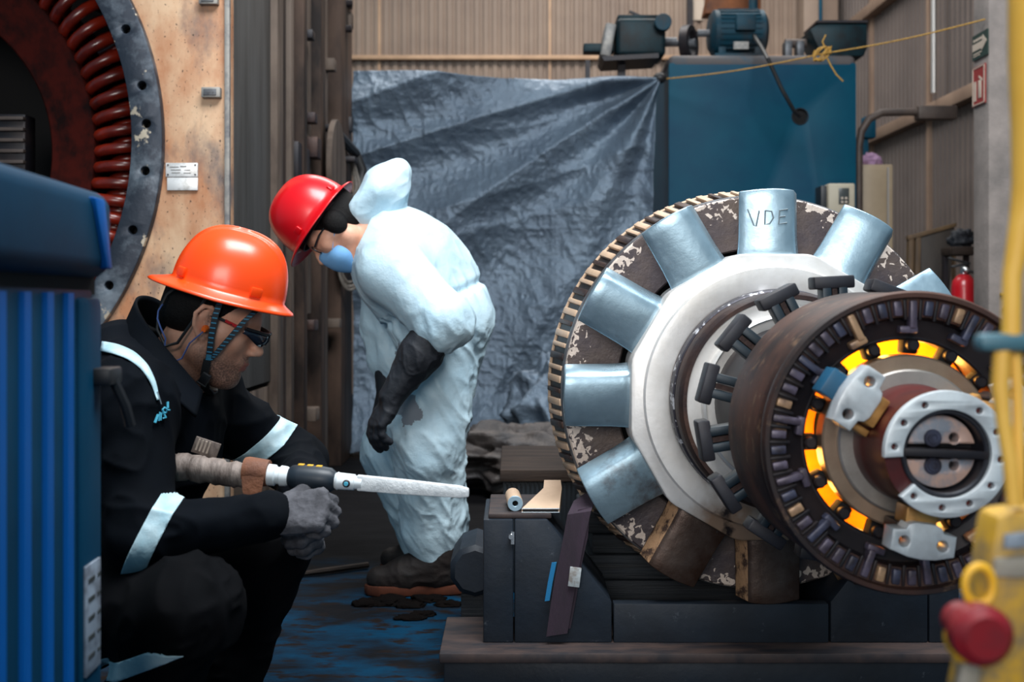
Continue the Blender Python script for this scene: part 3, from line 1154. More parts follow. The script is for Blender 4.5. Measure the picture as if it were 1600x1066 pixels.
for x_ in (-wb / 2 - 0.10, -wb / 2 - 0.02):
    b.box((x_, -0.02, 0.06), (0.05, 0.1, 0.12), bev=0.01)
b.build('bearing', 'grey_iron', root)

# rusty duct and blue pipe higher behind the motor
o = MB()
o.prism([(P(1098, 0, 9.5).x, P(0, 26, 9.5).z), (P(1185, 0, 9.5).x, P(0, 20, 9.5).z), (P(1185, 0, 9.5).x, 4.4), (P(1140, 0, 9.5).x, 4.4)], 9.4, 9.6, bev=0.01)
tag(o.build('hopper', 'rust_orange'), 'rusty brown hopper hanging above the teal motor at the top', 'hopper')
o = MB().tube([P(1177, 28, 9.0), P(1177, -120, 9.0)], 0.036, 14)
tag(o.build('riser_pipe', 'motor_teal'), 'blue pipe rising out of the top edge behind the motor', 'pipe')
x = P(1091, 0, BW - 0.1).x
struct(MB().box((x, BW - 0.03, P(0, 12, BW).z), (0.14, 0.02, 0.28)).build('trim_10', 'sign_white'))
x = P(1079, 0, BW - 0.1).x
struct(MB().box((x, BW - 0.06, 3.1), (0.06, 0.06, 6.1)).build('trim_11', 'dark_iron'))

bq = P(1357, 200, 8.4)
tag(MB().box((bq.x, 8.4, bq.z), (0.085, 0.1, 0.16), bev=0.01).box((bq.x - 0.02, 8.4, bq.z / 2 - 0.04), (0.03, 0.03, bq.z - 0.08)).build('junction_box', 'tank_blue'), 'small blue box on a thin post behind the bent pipe, right of the tank', 'box')
# cabinet, rag, drive box
cD = 7.75
cx0, cx1 = P(1346, 0, cD).x, P(1395, 0, cD).x
cz = P(0, 257, cD).z
root = empty('steel_cabinet', ((cx0 + cx1) / 2, cD + 0.2, 0), label='tall beige steel cabinet standing right of the blue tank', cat='cabinet')
b = MB()
b.box((0, 0, cz / 2), (cx1 - cx0, 0.4, cz), bev=0.006)
b.build('body', 'beige_cabinet', root)
b = MB()
b.box((-0.02, -0.206, cz / 2), (cx1 - cx0 - 0.05, 0.012, cz - 0.06), bev=0.003)
b.build('door', 'beige_cabinet', root)
b = MB()
b.box(((cx1 - cx0) / 2 - 0.035, -0.208, cz / 2), (0.012, 0.008, cz - 0.04))
b.build('edge_strip', 'conduit', root)
o = lump('rag', (P(1368, 247, cD).x, cD + 0.15, cz + 0.03), (0.07, 0.06, 0.05), 0.7, 'rag_purple', 21, 50, 0.03)
tag(o, 'crumpled mauve rag lying on top of the beige cabinet', 'rag')
vD = 7.0
vx0, vx1 = P(1296, 0, vD).x, P(1338, 0, vD).x
vz0, vz1 = P(0, 345, vD).z, P(0, 286, vD).z
root = empty('drive_unit', ((vx0 + vx1) / 2, vD + 0.1, vz0), label='beige wall drive with a small keypad, in front of the blue tank corner', cat='control box')
b = MB()
b.box((0, 0, (vz1 - vz0) / 2), (vx1 - vx0, 0.16, vz1 - vz0), bev=0.012, seg=3)
b.build('case', 'drive_beige', root)
b = MB()
b.box((-(vx1 - vx0) / 2 - 0.01, 0.03, (vz1 - vz0) / 2), (0.05, 0.14, vz1 - vz0 - 0.02), bev=0.004)
b.build('heat_sink', 'dark_plastic', root)
b = MB()
b.box((0.012, -0.082, (vz1 - vz0) * 0.66), (0.065, 0.008, 0.1), bev=0.003)
b.build('keypad', 'screen_grey', root)
b = MB()
for i in range(2):
    for j in range(2):
        b.box((0.0 + 0.024 * i, -0.087, (vz1 - vz0) * 0.5 + 0.024 * j), (0.014, 0.006, 0.014), bev=0.002)
b.build('keys', 'sign_white', root)
b = MB()
b.box((0, 0.04, -vz0 / 2), (0.08, 0.05, vz0))
b.build('stand_post', 'dark_iron', root)

# leaning panel / pallet, extinguisher, bracket
pD = 7.4
root = empty('wooden_pallet', (P(1452, 0, pD).x, pD, 0), label='worn wooden pallet panel leaning on the right wall behind the rotor', cat='pallet')
zt_ = P(0, 352, pD).z
tilt = 0.06
poly = [(P(1440, 0, pD).x, 0.0), (P(1462, 0, pD).x, 0.0), (P(1490, 0, pD).x, zt_), (P(1437, 0, pD).x, zt_ - 0.05)]
ox = P(1452, 0, pD).x
b = MB()
b.prism([(a - ox, z) for a, z in poly], -0.02, 0.0, bev=0.003)
b.build('panel', 'panel_grey', root)
for k, (a, c) in enumerate(((1418, 1426), (1429, 1437), (1488, 1491))):
    b = MB()
    b.prism([(P(a, 0, pD).x - ox - 0.03 * (k < 2), 0), (P(c, 0, pD).x - ox - 0.03 * (k < 2), 0), (P(c, 0, pD).x - ox, zt_ - 0.06), (P(a, 0, pD).x - ox, zt_ - 0.07)], -0.03, 0.02, bev=0.003)
    b.build('slat', 'pallet_wood', root)
b = MB()
b.prism([(P(1416, 0, pD).x - ox, zt_ - 0.1), (P(1492, 0, pD).x - ox, zt_ - 0.01), (P(1492, 0, pD).x - ox, zt_ + 0.015), (P(1416, 0, pD).x - ox, zt_ - 0.07)], -0.035, 0.01, bev=0.003)
b.build('top_rail', 'pallet_wood', root)

eD = 6.5
ec = P(1506, 0, eD)
ez = P(0, 428, eD).z
root = empty('fire_extinguisher', (ec.x, eD, 0), label='red fire extinguisher with silver valve standing left of the concrete column', cat='fire extinguisher')
b = MB()
r_ = 0.068
prof = [(0.0, 0.0), (r_ * 0.9, 0.0), (r_, 0.02), (r_, ez - 0.08), (r_ * 0.9, ez - 0.04), (r_ * 0.55, ez - 0.01), (0.02, ez), (0.0, ez)]
b.lathe(prof, 32, closed=False)
b.xf(Matrix.Rotation(-PI / 2, 4, 'X'))
b.build('cylinder', 'extinguisher_red', root)
b = MB()
b.tube([(0, 0, ez - 0.01), (0, 0, ez + 0.04)], 0.018, 14)
b.sphere((0.0, -0.03, ez + 0.02), 0.018, 12)
b.build('valve', 'chrome', root)
b = MB()
b.box((-0.02, 0, ez + 0.05), (0.11, 0.025, 0.014), rot=(0, -0.2, 0), bev=0.003)
b.box((-0.03, 0, ez + 0.075), (0.12, 0.025, 0.012), rot=(0, 0.25, 0), bev=0.003)
b.build('handle', 'dark_plastic', root)
b = MB()
b.tube([(0.02, 0, ez + 0.02), (0.07, -0.02, ez + 0.0), (0.085, -0.03, ez - 0.12), (0.08, -0.03, ez - 0.3)], 0.01, 8)
b.build('hose', 'cable_black', root)
# shelf with dark clutter behind the extinguisher
sD = 6.9
sc_ = P(1505, 0, sD)
root = empty('wall_shelf', (sc_.x + 0.02, sD + 0.1, 0), label='small brown shelf stand behind the extinguisher', cat='shelf')
sz = P(0, 388, sD).z
b = MB()
b.box((0, 0, sz - 0.015), (0.16, 0.2, 0.05), bev=0.004)
b.build('top', 'timber_brown', root)
for s in (-1, 1):
    MB().box((s * 0.065, 0.07, (sz - 0.04) / 2), (0.03, 0.03, sz - 0.04)).build('leg', 'dark_iron', root)
o = lump('work_glove', (sc_.x + 0.03, sD + 0.1, sz + 0.05), (0.06, 0.05, 0.055), 0.8, 'glove_black', 31, 40, 0.04)
tag(o, 'dark crumpled glove lying on the small shelf left of the column', 'glove')
# angled bracket on the column front
q = P(1575, 470, 5.98)
root = empty('hose_bracket', q, label='thin yellow and black angle bracket low on the concrete column front', cat='bracket')
MB().box((0, 0, 0.035), (0.075, 0.02, 0.012)).build('bar', 'pendant_yellow', root)
MB().box((0.005, 0, -0.01), (0.10, 0.018, 0.012), rot=(0, -1.05, 0)).build('strut', 'cable_black', root)

# ================================================================== FAN ROTOR
HX, HY, HZ = P(1210, 621, 2.75)
rot = empty('generator_rotor', (HX, HY, HZ), (0, 0, math.radians(1.1)),
            'big steel generator rotor with twelve fan blades and coil ring, lying on the dark cradle', 'rotor')


def deg(a):
    return math.radians(a)


def polar(r, a, u):
    return Vector((r * math.cos(deg(a)), -u, r * math.sin(deg(a))))


# core behind the fan
MB().ring(0.05, 0.40, -1.05, -0.36, 72).build('core', 'dark_iron', rot)
MB().disc(0.07, -1.5, 0.95, 40).build('shaft', 'oxide_red', rot)

# shroud: speckled annulus with striped barrel behind it
m = mat('shroud_iron', lin(72, 64, 68), 0.5, 0.25, c2=lin(98, 84, 76), s=7, lo=0.4, hi=0.7, bump=(50, 0.25))
nt = m.node_tree
pb = nt.nodes['Principled BSDF']
src = pb.inputs['Base Color'].links[0].from_socket
tc = nt.nodes.new('ShaderNodeTexCoord')
sx = nt.nodes.new('ShaderNodeSeparateXYZ')
nt.links.new(tc.outputs['Object'], sx.inputs[0])


def mth(op, a, b=None):
    n = nt.nodes.new('ShaderNodeMath')
    n.operation = op
    for i, v in enumerate((a, b)):
        if v is None:
            continue
        if isinstance(v, (int, float)):
            n.inputs[i].default_value = v
        else:
            nt.links.new(v, n.inputs[i])
    return n.outputs[0]


rad = mth('SQRT', mth('ADD', mth('MULTIPLY', sx.outputs['X'], sx.outputs['X']), mth('MULTIPLY', sx.outputs['Z'], sx.outputs['Z'])))
nn = nt.nodes.new('ShaderNodeTexNoise')
nn.inputs['Scale'].default_value = 58
nn.inputs['Detail'].default_value = 2.5
nn.inputs['Distortion'].default_value = 0.6
nt.links.new(tc.outputs['Object'], nn.inputs['Vector'])
n2 = nt.nodes.new('ShaderNodeTexNoise')
n2.inputs['Scale'].default_value = 6
nt.links.new(tc.outputs['Object'], n2.inputs['Vector'])
val = mth('ADD', mth('ADD', nn.outputs['Fac'], mth('MULTIPLY', mth('SUBTRACT', rad, 0.470), 4.0)), mth('MULTIPLY', mth('SUBTRACT', n2.outputs['Fac'], 0.5), 0.5))
mr = nt.nodes.new('ShaderNodeMapRange')
mr.inputs['From Min'].default_value = 0.57
mr.inputs['From Max'].default_value = 0.60
nt.links.new(val, mr.inputs['Value'])
mx = nt.nodes.new('ShaderNodeMix')
mx.data_type = 'RGBA'
nt.links.new(mr.outputs[0], mx.inputs['Factor'])
nt.links.new(src, mx.inputs['A'])
mx.inputs['B'].default_value = lin(214, 198, 186)
nt.links.new(mx.outputs['Result'], pb.inputs['Base Color'])

MB().ring(0.365, 0.50, -0.17, -0.15, 128, 0.004).build('fan_shroud', 'shroud_iron', rot)
MB().ring(0.488, 0.505, -0.205, -0.165, 128, 0.003).build('shroud_band', 'grey_iron', rot)
# vented barrel with slots
MB().lathe([(0.488, -0.20), (0.500, -0.20), (0.524, -0.335), (0.488, -0.335)], 128).build('vent_barrel', 'dark_iron', rot)
for k in range(60):
    a = 80 + k * 200 / 60
    b = MB()
    b.box((0.515, 0.268, 0), (0.012, 0.134, 0.018 if k % 2 else 0.012), rot=(0, 0, -0.176), bev=0.002)
    b.xf(Matrix.Rotation(-deg(a), 4, 'Y'))
    b.build('vent_spacer', 'nozzle_beige' if k % 3 else 'brown_iron', rot)
MB().ring(0.478, 0.53, -0.36, -0.335, 128, 0.004).build('end_ring', 'nozzle_beige', rot)

# hub: twelve-sided rim and stepped rings
poly = []
for k in range(12):
    a = deg(15 + 30 * k)
    rr_ = 0.345 / math.cos(deg(15))
    for da in (-0.045, 0.0, 0.045):
        poly.append((rr_ * (1 - abs(da) * 0.10) * math.cos(a + da), rr_ * (1 - abs(da) * 0.10) * math.sin(a + da)))
b = MB()
b.prism(poly, 0.0, 0.13, bev=0.006)
b.build('fan_hub', 'steel_bright', rot)
b = MB()
b.lathe([(0.318, 0.012), (0.314, 0.016), (0.262, 0.022), (0.258, 0.020), (0.258, -0.01), (0.318, -0.01)], 128)
b.build('hub_ring', 'steel_bright', rot)
b = MB()
b.lathe([(0.256, -0.01), (0.258, 0.022), (0.255, 0.045), (0.2545, 0.135), (0.247, 0.15), (0.238, 0.15), (0.238, -0.01)], 128)
b.build('clamp_ring', 'brown_iron', rot)
b = MB()
b.lathe([(0.2575, 0.023), (0.262, 0.05), (0.259, 0.075), (0.2552, 0.078), (0.255, 0.02)], 128)
b.build('speckled_collar', 'speckled_iron', rot)
b = MB()
b.lathe([(0.237, 0.10), (0.237, 0.142), (0.205, 0.142), (0.203, 0.165), (0.198, 0.168), (0.196, 0.15), (0.175, 0.15), (0.173, 0.20), (0.166, 0.205), (0.16, 0.19), (0.12, 0.19), (0.12, 0.10)], 128)
b.build('inner_disc', 'steel_bright', rot)

# brown and near-black blotches, denser towards the bottom of the hub faces
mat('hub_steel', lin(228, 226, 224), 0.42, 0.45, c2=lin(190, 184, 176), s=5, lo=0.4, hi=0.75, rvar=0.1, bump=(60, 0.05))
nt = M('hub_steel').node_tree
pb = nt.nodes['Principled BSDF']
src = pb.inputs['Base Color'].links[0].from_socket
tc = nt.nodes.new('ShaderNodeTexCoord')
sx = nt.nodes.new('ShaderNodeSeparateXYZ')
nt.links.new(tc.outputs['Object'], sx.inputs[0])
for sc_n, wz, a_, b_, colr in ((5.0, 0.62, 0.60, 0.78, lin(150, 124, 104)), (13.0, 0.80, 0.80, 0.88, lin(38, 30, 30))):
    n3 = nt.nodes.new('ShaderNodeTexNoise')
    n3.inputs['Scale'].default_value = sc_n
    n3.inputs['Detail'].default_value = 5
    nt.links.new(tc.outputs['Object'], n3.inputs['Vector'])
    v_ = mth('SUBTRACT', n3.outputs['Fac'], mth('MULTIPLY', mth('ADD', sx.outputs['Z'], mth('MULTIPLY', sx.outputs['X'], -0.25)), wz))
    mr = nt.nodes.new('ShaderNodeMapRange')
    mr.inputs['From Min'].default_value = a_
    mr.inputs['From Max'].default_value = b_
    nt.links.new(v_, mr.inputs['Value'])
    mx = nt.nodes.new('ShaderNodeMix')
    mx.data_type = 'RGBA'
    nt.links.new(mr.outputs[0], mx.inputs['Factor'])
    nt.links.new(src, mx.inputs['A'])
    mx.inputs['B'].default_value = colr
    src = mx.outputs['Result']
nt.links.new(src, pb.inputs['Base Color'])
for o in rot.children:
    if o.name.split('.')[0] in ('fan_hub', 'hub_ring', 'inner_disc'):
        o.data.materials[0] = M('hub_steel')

# fan blades
sec = []
tt = np.linspace(-0.07, 0.058, 9)
for t_ in tt:
    sec.append((t_, 0.002 + 0.030 * math.sin((t_ + 0.07) / 0.128 * PI * 0.62)))
sec = [q_ for q_ in sec if q_[0] < 0.050]
nf = len(sec)
sec += [(0.053, 0.026), (0.071, -0.022), (0.072, -0.028), (0.066, -0.032)]
for t_ in tt[::-1]:
    if t_ > 0.06:
        continue
    sec.append((t_ * 0.97, -0.014 - 0.012 * max(0, (t_ + 0.07) / 0.128)))
blade_me = None


def blade_mesh():
    b = MB()
    rows = []
    r0, r1 = 0.335, 0.508
    for i in range(7):
        s = i / 6
        r = r0 + (r1 - r0) * s
        tw = 0.10 + 0.10 * s
        fl = 1.0 + 0.10 * max(0, 0.25 - s) * 4 * 0.6
        row = []
        for t_, u_ in sec:
            x = t_ * 1.09 * fl * math.cos(tw) + (u_) * math.sin(tw) * 0
            u = u_ - t_ * math.sin(tw) * 0.35
            rr_ = r - (0.006 * (t_ / 0.07) ** 2 if i == 6 else 0)
            row.append(b.bm.verts.new((rr_, -(u - 0.055), -x)))
        rows.append(row)
    n = len(sec)
    for i in range(6):
        for k in range(n):
            l = (k + 1) % n
            fc = b.bm.faces.new([rows[i][k], rows[i][l], rows[i + 1][l], rows[i + 1][k]])
            fc.material_index = 1 if k == nf else 0
    b.bm.faces.new(rows[0])
    b.bm.faces.new(rows[-1][::-1])
    bmesh.ops.recalc_face_normals(b.bm, faces=b.bm.faces)
    es = [e for e in b.bm.edges if len(e.link_faces) == 2 and e.calc_face_angle(0) > 1.0]
    bmesh.ops.bevel(b.bm, geom=es, offset=0.003, segments=2, affect='EDGES', profile=0.5)
    return b


first = blade_mesh().build('fan_blade', None, rot, ang=0.9, mats=['steel_blade', 'steel_blade'])
worn = blade_mesh().build('fan_blade', None, rot, ang=0.9, mats=['blade_worn', 'blade_worn'])
rusted = blade_mesh().build('fan_blade', None, rot, ang=0.9, mats=['blade_rust', 'edge_tan'])
worn.rotation_euler = (0, -deg(210), 0)
rusted.rotation_euler = (0, -deg(240), 0)
worn['label'] = 'fan blade partly stained brown'
rusted['label'] = 'rust-brown fan blade'
first.rotation_euler = (0, -deg(90), 0)
blades = {90: first}
for k in range(1, 12):
    if 90 + 30 * k in (210, 240):
        continue
    o = (rusted if 90 + 30 * k in (270, 300) else first).copy()
    COL.objects.link(o)
    o.parent = rot
    o.rotation_euler = (0, -deg(90 + 30 * k), 0)
    blades[90 + 30 * k] = o
# hand-written letters on the top blade: V D E
b = MB()


def stroke(pts, rr_=0.0021):
    # local frame of the blade: x radial (up), z tangential (left is +)
    q = []
    for a, c in pts:
        t_ = a - 0.003
        u_ = 0.002 + 0.030 * math.sin((t_ + 0.07) / 0.128 * PI * 0.62) - t_ * math.sin(0.16) * 0.35
        q.append((c, -(u_ - 0.055) - 0.0006, -t_))
    b.tube(q, rr_, 6)


R0 = 0.43
stroke([(-0.052, R0 + 0.028), (-0.038, R0 - 0.012), (-0.033, R0 - 0.014), (-0.026, R0 + 0.024)])
stroke([(-0.012, R0 + 0.024), (-0.013, R0 - 0.010), (-0.002, R0 - 0.008), (0.007, R0 + 0.006), (0.003, R0 + 0.022), (-0.012, R0 + 0.024)])
stroke([(0.042, R0 + 0.027), (0.022, R0 + 0.024), (0.020, R0 - 0.009), (0.040, R0 - 0.006)])
stroke([(0.021, R0 + 0.008), (0.036, R0 + 0.010)])
b.build('marker_letters', 'marker_ink', first)

# dark coil clamps (T pieces) around the neck
for k in range(15):
    a = 93 + 24 * k
    sub = empty('coil_clamp', (0, 0, 0))
    sub.parent = rot
    sub.rotation_euler = (0, -deg(a), 0)
    b = MB()
    b.box((0.2685, -0.505, 0), (0.025, 0.05, 0.080), bev=0.004)
    b.build('clamp_head', 'clamp_slate', sub)
    for s in (-1, 1):
        b = MB()
        b.box((0.217, -0.51, s * 0.016), (0.085, 0.04, 0.018), bev=0.003)
        b.build('clamp_bar', 'bar_navy', sub)
    b = MB()
    b.box((0.217, -0.51, 0), (0.08, 0.032, 0.010))
    b.build('spacer', 'brown_iron', sub)
b = MB()
b.lathe([(0.175, 0.15), (0.18, 0.63), (0.075, 0.63), (0.075, 0.15)], 96)
b.build('neck_drum', 'dark_iron', rot)

# coil ring
b = MB()
b.lathe([(0.205, 0.64), (0.240, 0.64), (0.2475, 0.647), (0.2445, 0.86), (0.240, 0.868), (0.240, 0.884), (0.2465, 0.892), (0.2475, 0.905), (0.244, 0.913), (0.237, 0.913), (0.235, 0.897), (0.205, 0.893)], 144)
b.build('ring_band', 'copper_brown', rot)
b = MB()
b.lathe([(0.207, 0.645), (0.234, 0.645), (0.234, 0.894), (0.207, 0.890), (0.200, 0.872), (0.172, 0.862), (0.170, 0.79)], 144)
b.build('ring_face', 'dark_iron', rot)
for k in range(54):
    a = 3.0 + k * 360 / 54
    b = MB()
    long_ = k % 4 == 1
    r0_, r1_ = (0.186 if long_ else 0.207), 0.232
    u_ = 0.893
    b.box(((r0_ + r1_) / 2, -u_, 0), (r1_ - r0_, 0.022, 0.0135 if not long_ else 0.012), bev=0.003)
    if long_:
        b.box((0.184, -u_ + 0.004, 0.006), (0.012, 0.02, 0.03), bev=0.003)
    b.xf(Matrix.Rotation(-deg(a), 4, 'Y'))
    b.build('coil_segment', 'coil_tan' if k % 7 in (3,) else ('coil_slate' if k % 3 == 0 else 'coil_grey'), rot)
for k in range(54):
    a = 3.0 + (k + 0.5) * 360 / 54
    b = MB()
    b.box((0.217, -0.892, 0), (0.034, 0.016, 0.005), bev=0.001)
    b.xf(Matrix.Rotation(-deg(a), 4, 'Y'))
    b.build('slot_wedge', 'dark_iron', rot)

# inner spider with openings made to glow by added, unseen point lights inside the ring
for k in range(15):
    a = 109.5 + 24 * k
    b = MB()
    b.box((0.158, -0.845, 0), (0.030, 0.03, 0.026), bev=0.004)
    b.xf(Matrix.Rotation(-deg(a), 4, 'Y'))
    b.build('spider_arm', 'dark_void', rot)
    b = MB()
    b.disc(0.0105, 0.855, 0.874, 18)
    b.xf(Matrix.Rotation(-deg(a), 4, 'Y') @ Matrix.Translation((0.158, 0, 0)))
    b.build('stud', 'dark_iron', rot)
MB().ring(0.166, 0.176, 0.835, 0.862, 96).build('spider_ring', 'dark_iron', rot)
MB().ring(0.105, 0.19, 0.69, 0.705, 96).build('insulation_ring', 'amber', rot)
for a, e in ((124, 0.8), (98, 0.9), (74, 0.9), (48, 0.8), (196, 0.8), (220, 0.35), (262, 0.5), (300, 0.4)):
    l = bpy.data.lights.new('ring_glow_fill', 'POINT')  # unseen warm fill light, added for the orange openings
    l.energy = e * 0.9
    l.color = (1.0, 0.5, 0.10)
    l.shadow_soft_size = 0.02
    o = bpy.data.objects.new('ring_glow_fill', l)
    o.location = polar(0.150, a, 0.775)
    COL.objects.link(o)
    o.parent = rot

# front rings, red sleeve and end flange
MB().ring(0.09, 0.1426, 0.842, 0.882, 128).build('tan_collar', 'tan_ring', rot)
MB().ring(0.09, 0.119, 0.87, 0.893, 128).build('grey_collar', 'grey_ring', rot)
b = MB()
b.lathe([(0.0945, 0.885), (0.096, 0.90), (0.0935, 0.93), (0.090, 0.94), (0.092, 1.0), (0.0905, 1.028), (0.0665, 1.028), (0.0665, 0.885)], 96)
b.build('red_sleeve', 'oxide_red', rot)
ro, ri = 0.0955, 0.067
out = []
a0, a1 = 222 - 360, 183
for k in range(73):
    a = deg(a0 + (a1 - a0) * k / 72)
    out.append((ro * math.cos(a), ro * math.sin(a)))
for k in range(73):
    a = deg(a1 + (a0 - a1) * k / 72)
    out.append((ri * math.cos(a), ri * math.sin(a)))
holes = [circle_pts(0.081 * math.cos(deg(a)), 0.081 * math.sin(deg(a)), 0.0052, 16) for a in (115, 144.5, 172, 53.6, 24, -6, -36, -66, 231 - 360, 264 - 360)]
plate('end_flange', 'flange_pale', rot, out, holes, -1.043, -1.028, 0.0015)
MB().disc(0.066, 0.93, 0.985, 64).build('terminal_well', 'dark_iron', rot)
MB().ring(0.0595, 0.067, 0.945, 1.036, 64).build('well_lining', 'clamp_slate', rot)
for s, a0_, a1_ in ((1, 12, 168), (-1, 192, 348)):
    pl = [(0.056 * math.cos(deg(a)), 0.056 * math.sin(deg(a))) for a in np.linspace(a0_, a1_, 28)]
    hole = circle_pts(0.022, 0.021 * s, 0.0075, 20)
    pn = plate('terminal_half', 'pinkish_plate', rot, pl, [hole], -1.012, -0.985, 0.003)
    b = MB()
    b.disc(0.0135, 1.012, 1.018, 24)
    b.ring(0.005, 0.009, 1.018, 1.021, 20)
    b.xf(Matrix.Translation((-0.012, 0, 0.021 * s)))
    b.build('terminal_screw', 'coil_slate', pn)
b = MB()
b.box((0, -1.015, 0.0), (0.128, 0.045, 0.012), rot=(0, 0.05, 0), bev=0.001)
b.build('divider_bar', 'dark_iron', rot)

# three lead clamps around the sleeve
for k, a in enumerate((146, 262, 24)):
    sub = empty('lead_clamp', (0, 0, 0))
    sub.parent = rot
    sub.rotation_euler = (0, -deg(a), 0)
    mt = Matrix.Rotation(PI / 2, 4, 'Y')
    # outline in (radial x, tangential z)
    ol = [(0.160, -0.050), (0.128, -0.050), (0.126, -0.030), (0.118, -0.026), (0.114, -0.016), (0.114, 0.016), (0.118, 0.026), (0.126, 0.030), (0.128, 0.050), (0.160, 0.050), (0.168, 0.022), (0.170, 0.0), (0.168, -0.022)]
    pn = plate('clamp_block', 'flange_pale', sub, ol, [circle_pts(0.145, -0.030, 0.0088, 18), circle_pts(0.145, 0.030, 0.0088, 18)], -1.0, -0.96, 0.002)
    b = MB()
    b.box((0.108, -0.955, 0.0), (0.03, 0.05, 0.05), bev=0.003)
    b.box((0.100, -0.935, 0.034), (0.03, 0.03, 0.012), bev=0.002)
    b.build('brass_lead', 'brass', sub)
    b = MB()
    b.box((0.132, -0.93, 0.0), (0.02, 0.06, 0.06), bev=0.003)
    b.build('clamp_bracket', 'dark_iron', sub)
    if k == 0:
        b = MB()
        b.box((0.176, -0.945, 0.0), (0.034, 0.045, 0.045), bev=0.003)
        b.build('insulator_block', 'blue_block', sub)

# ================================================================== CRADLE
D1 = 2.785
zb = 0.12


def q2(px, py):
    p = P(px, py, D1)
    return (p.x, p.z)


x_l = P(755, 0, D1).x
mid = P(1127, 0, D1).x
crad = empty('rotor_cradle', (mid, D1 + 0.2, 0), label='dark blue-grey steel cradle with sloped side blocks carrying the rotor', cat='cradle')
cl = Vector((mid, D1 + 0.2, 0))


def rel(pts):
    return [(x - cl.x, z) for x, z in pts]


ztop = P(0, 812, D1).z
sh = 0.0015
left = [(x_l, zb), (P(803, 0, D1).x - sh, zb), (P(803, 0, D1).x - sh, ztop), (x_l, ztop)]
left2 = [(P(803, 0, D1).x + sh, zb), (P(957, 0, D1).x - sh, zb), (P(957, 0, D1).x - sh, P(0, 941, D1).z), (P(855, 0, D1).x, ztop), (P(803, 0, D1).x + sh, ztop)]
mir = lambda pts: [(2 * mid - x, z) for x, z in pts][::-1]
for nm, pg in (('end_post', left), ('side_block', left2), ('side_block', mir(left2)), ('end_post', mir(left))):
    MB().prism(rel(pg), -0.2, 0.10, bev=0.004).build(nm, 'cradle_paint', crad)
fp = [(P(959, 0, D1).x, zb), (2 * mid - P(959, 0, D1).x, zb), (2 * mid - P(959, 0, D1).x, P(0, 944, D1).z), (P(959, 0, D1).x, P(0, 944, D1).z)]
MB().prism(rel(fp), -0.2, -0.16, bev=0.003).build('front_panel', 'cradle_paint', crad)
# flat caps
for s in (-1, 1):
    b = MB()
    xa_, xb_ = P(763, 0, D1).x, P(862, 0, D1).x
    b.box((s * ((xa_ + xb_) / 2 - cl.x) * (1 if s == -1 else 1) if s == -1 else -((xa_ + xb_) / 2 - cl.x), -0.045, ztop + 0.006), (xb_ - xa_, 0.29, 0.012), bev=0.003)
    b.build('top_plate', 'cradle_top', crad)
fix = [o for o in crad.children if o.name.startswith('top_plate')]
fix[0].location.x = 2 * ((P(763, 0, D1).x + P(862, 0, D1).x) / 2 - cl.x)
# bolt on left block
b = MB()
bp = P(801, 838, D1)
b.tube([(bp.x - cl.x - 0.004, -0.2, bp.z), (bp.x - cl.x - 0.004, -0.212, bp.z)], 0.006, 10)
b.box((bp.x - cl.x, -0.203, bp.z - 0.004), (0.008, 0.006, 0.03))
b.build('latch', 'chrome', crad)
# base beam
b = MB()
bx0_, bx1_ = P(686, 0, 2.7).x, 2 * mid - P(686, 0, 2.7).x + 0.35
bw_ = bx1_ - bx0_
b.box(((bx0_ + bx1_) / 2 - cl.x, 2.7 - cl.y + 0.16, zb - 0.012), (bw_, 0.32, 0.024), bev=0.004)
b.build('base_plate', 'cradle_top', crad)
b = MB()
b.box(((bx0_ + bx1_) / 2 - cl.x, 2.725 - cl.y + 0.135, (zb - 0.024) / 2), (bw_ - 0.02, 0.27, zb - 0.024), bev=0.004)
b.build('base_beam', 'cradle_paint', crad)

# timbers between the blocks, under the rotor core
tx0, tx1 = P(905, 0, 3.12).x, 2 * mid - P(905, 0, 3.12).x
tl_ = 'dark sawn timber under the rotor in the cradle, %s of stack'
hz_ = 0.0
for i, (hh, nm, dx) in enumerate(((0.12, 'lowest', 0.06), (0.075, 'second from floor', 0.06), (0.07, 'second from top', 0.02), (0.055, 'top', 0.03))):
    b = MB()
    b.box(((tx0 + tx1) / 2 + 0.01 * (i - 1), 3.26, hz_ + hh / 2), (tx1 - tx0 - dx, 0.30, hh - 0.003), bev=0.006)
    tag(b.build('timber', 'timber_dark'), tl_ % nm, 'timber', 'timbers under the rotor')
    hz_ += hh
for s, nm in ((-1, 'left'), (1, 'right')):
    b = MB()
    xx = (tx0 + tx1) / 2 + s * ((tx1 - tx0) / 2 - 0.10)
    b.box((xx, 3.24, hz_ + 0.035), (0.19, 0.26, 0.066), bev=0.006)
    tag(b.build('timber_wedge', 'timber_dark'), 'short dark timber block at the %s end of the timber stack' % nm, 'timber', 'wedges beside the rotor')

# ------------------------------------------------------------------ things on and around the cradle
# short tube
q = P(805, 789, 2.83)
zt2 = ztop + 0.012
r_ = 0.0195
root = empty('steel_bush', (q.x, 2.83, zt2 + r_), label='short beige tube with pale blue end lying on the cradle block', cat='tube')
root.rotation_euler = (0, 0, deg(3))
MB().ring(r_ * 0.62, r_, -0.12, 0.0, 32, 0.0015).build('sleeve', 'nozzle_beige', root)
MB().ring(r_ * 0.36, r_ * 0.98, -0.01, 0.004, 32, 0.001).build('end_face', 'tube_blue', root)
MB().disc(r_ * 0.5, -0.03, -0.012, 20).build('bore', 'dark_void', root)
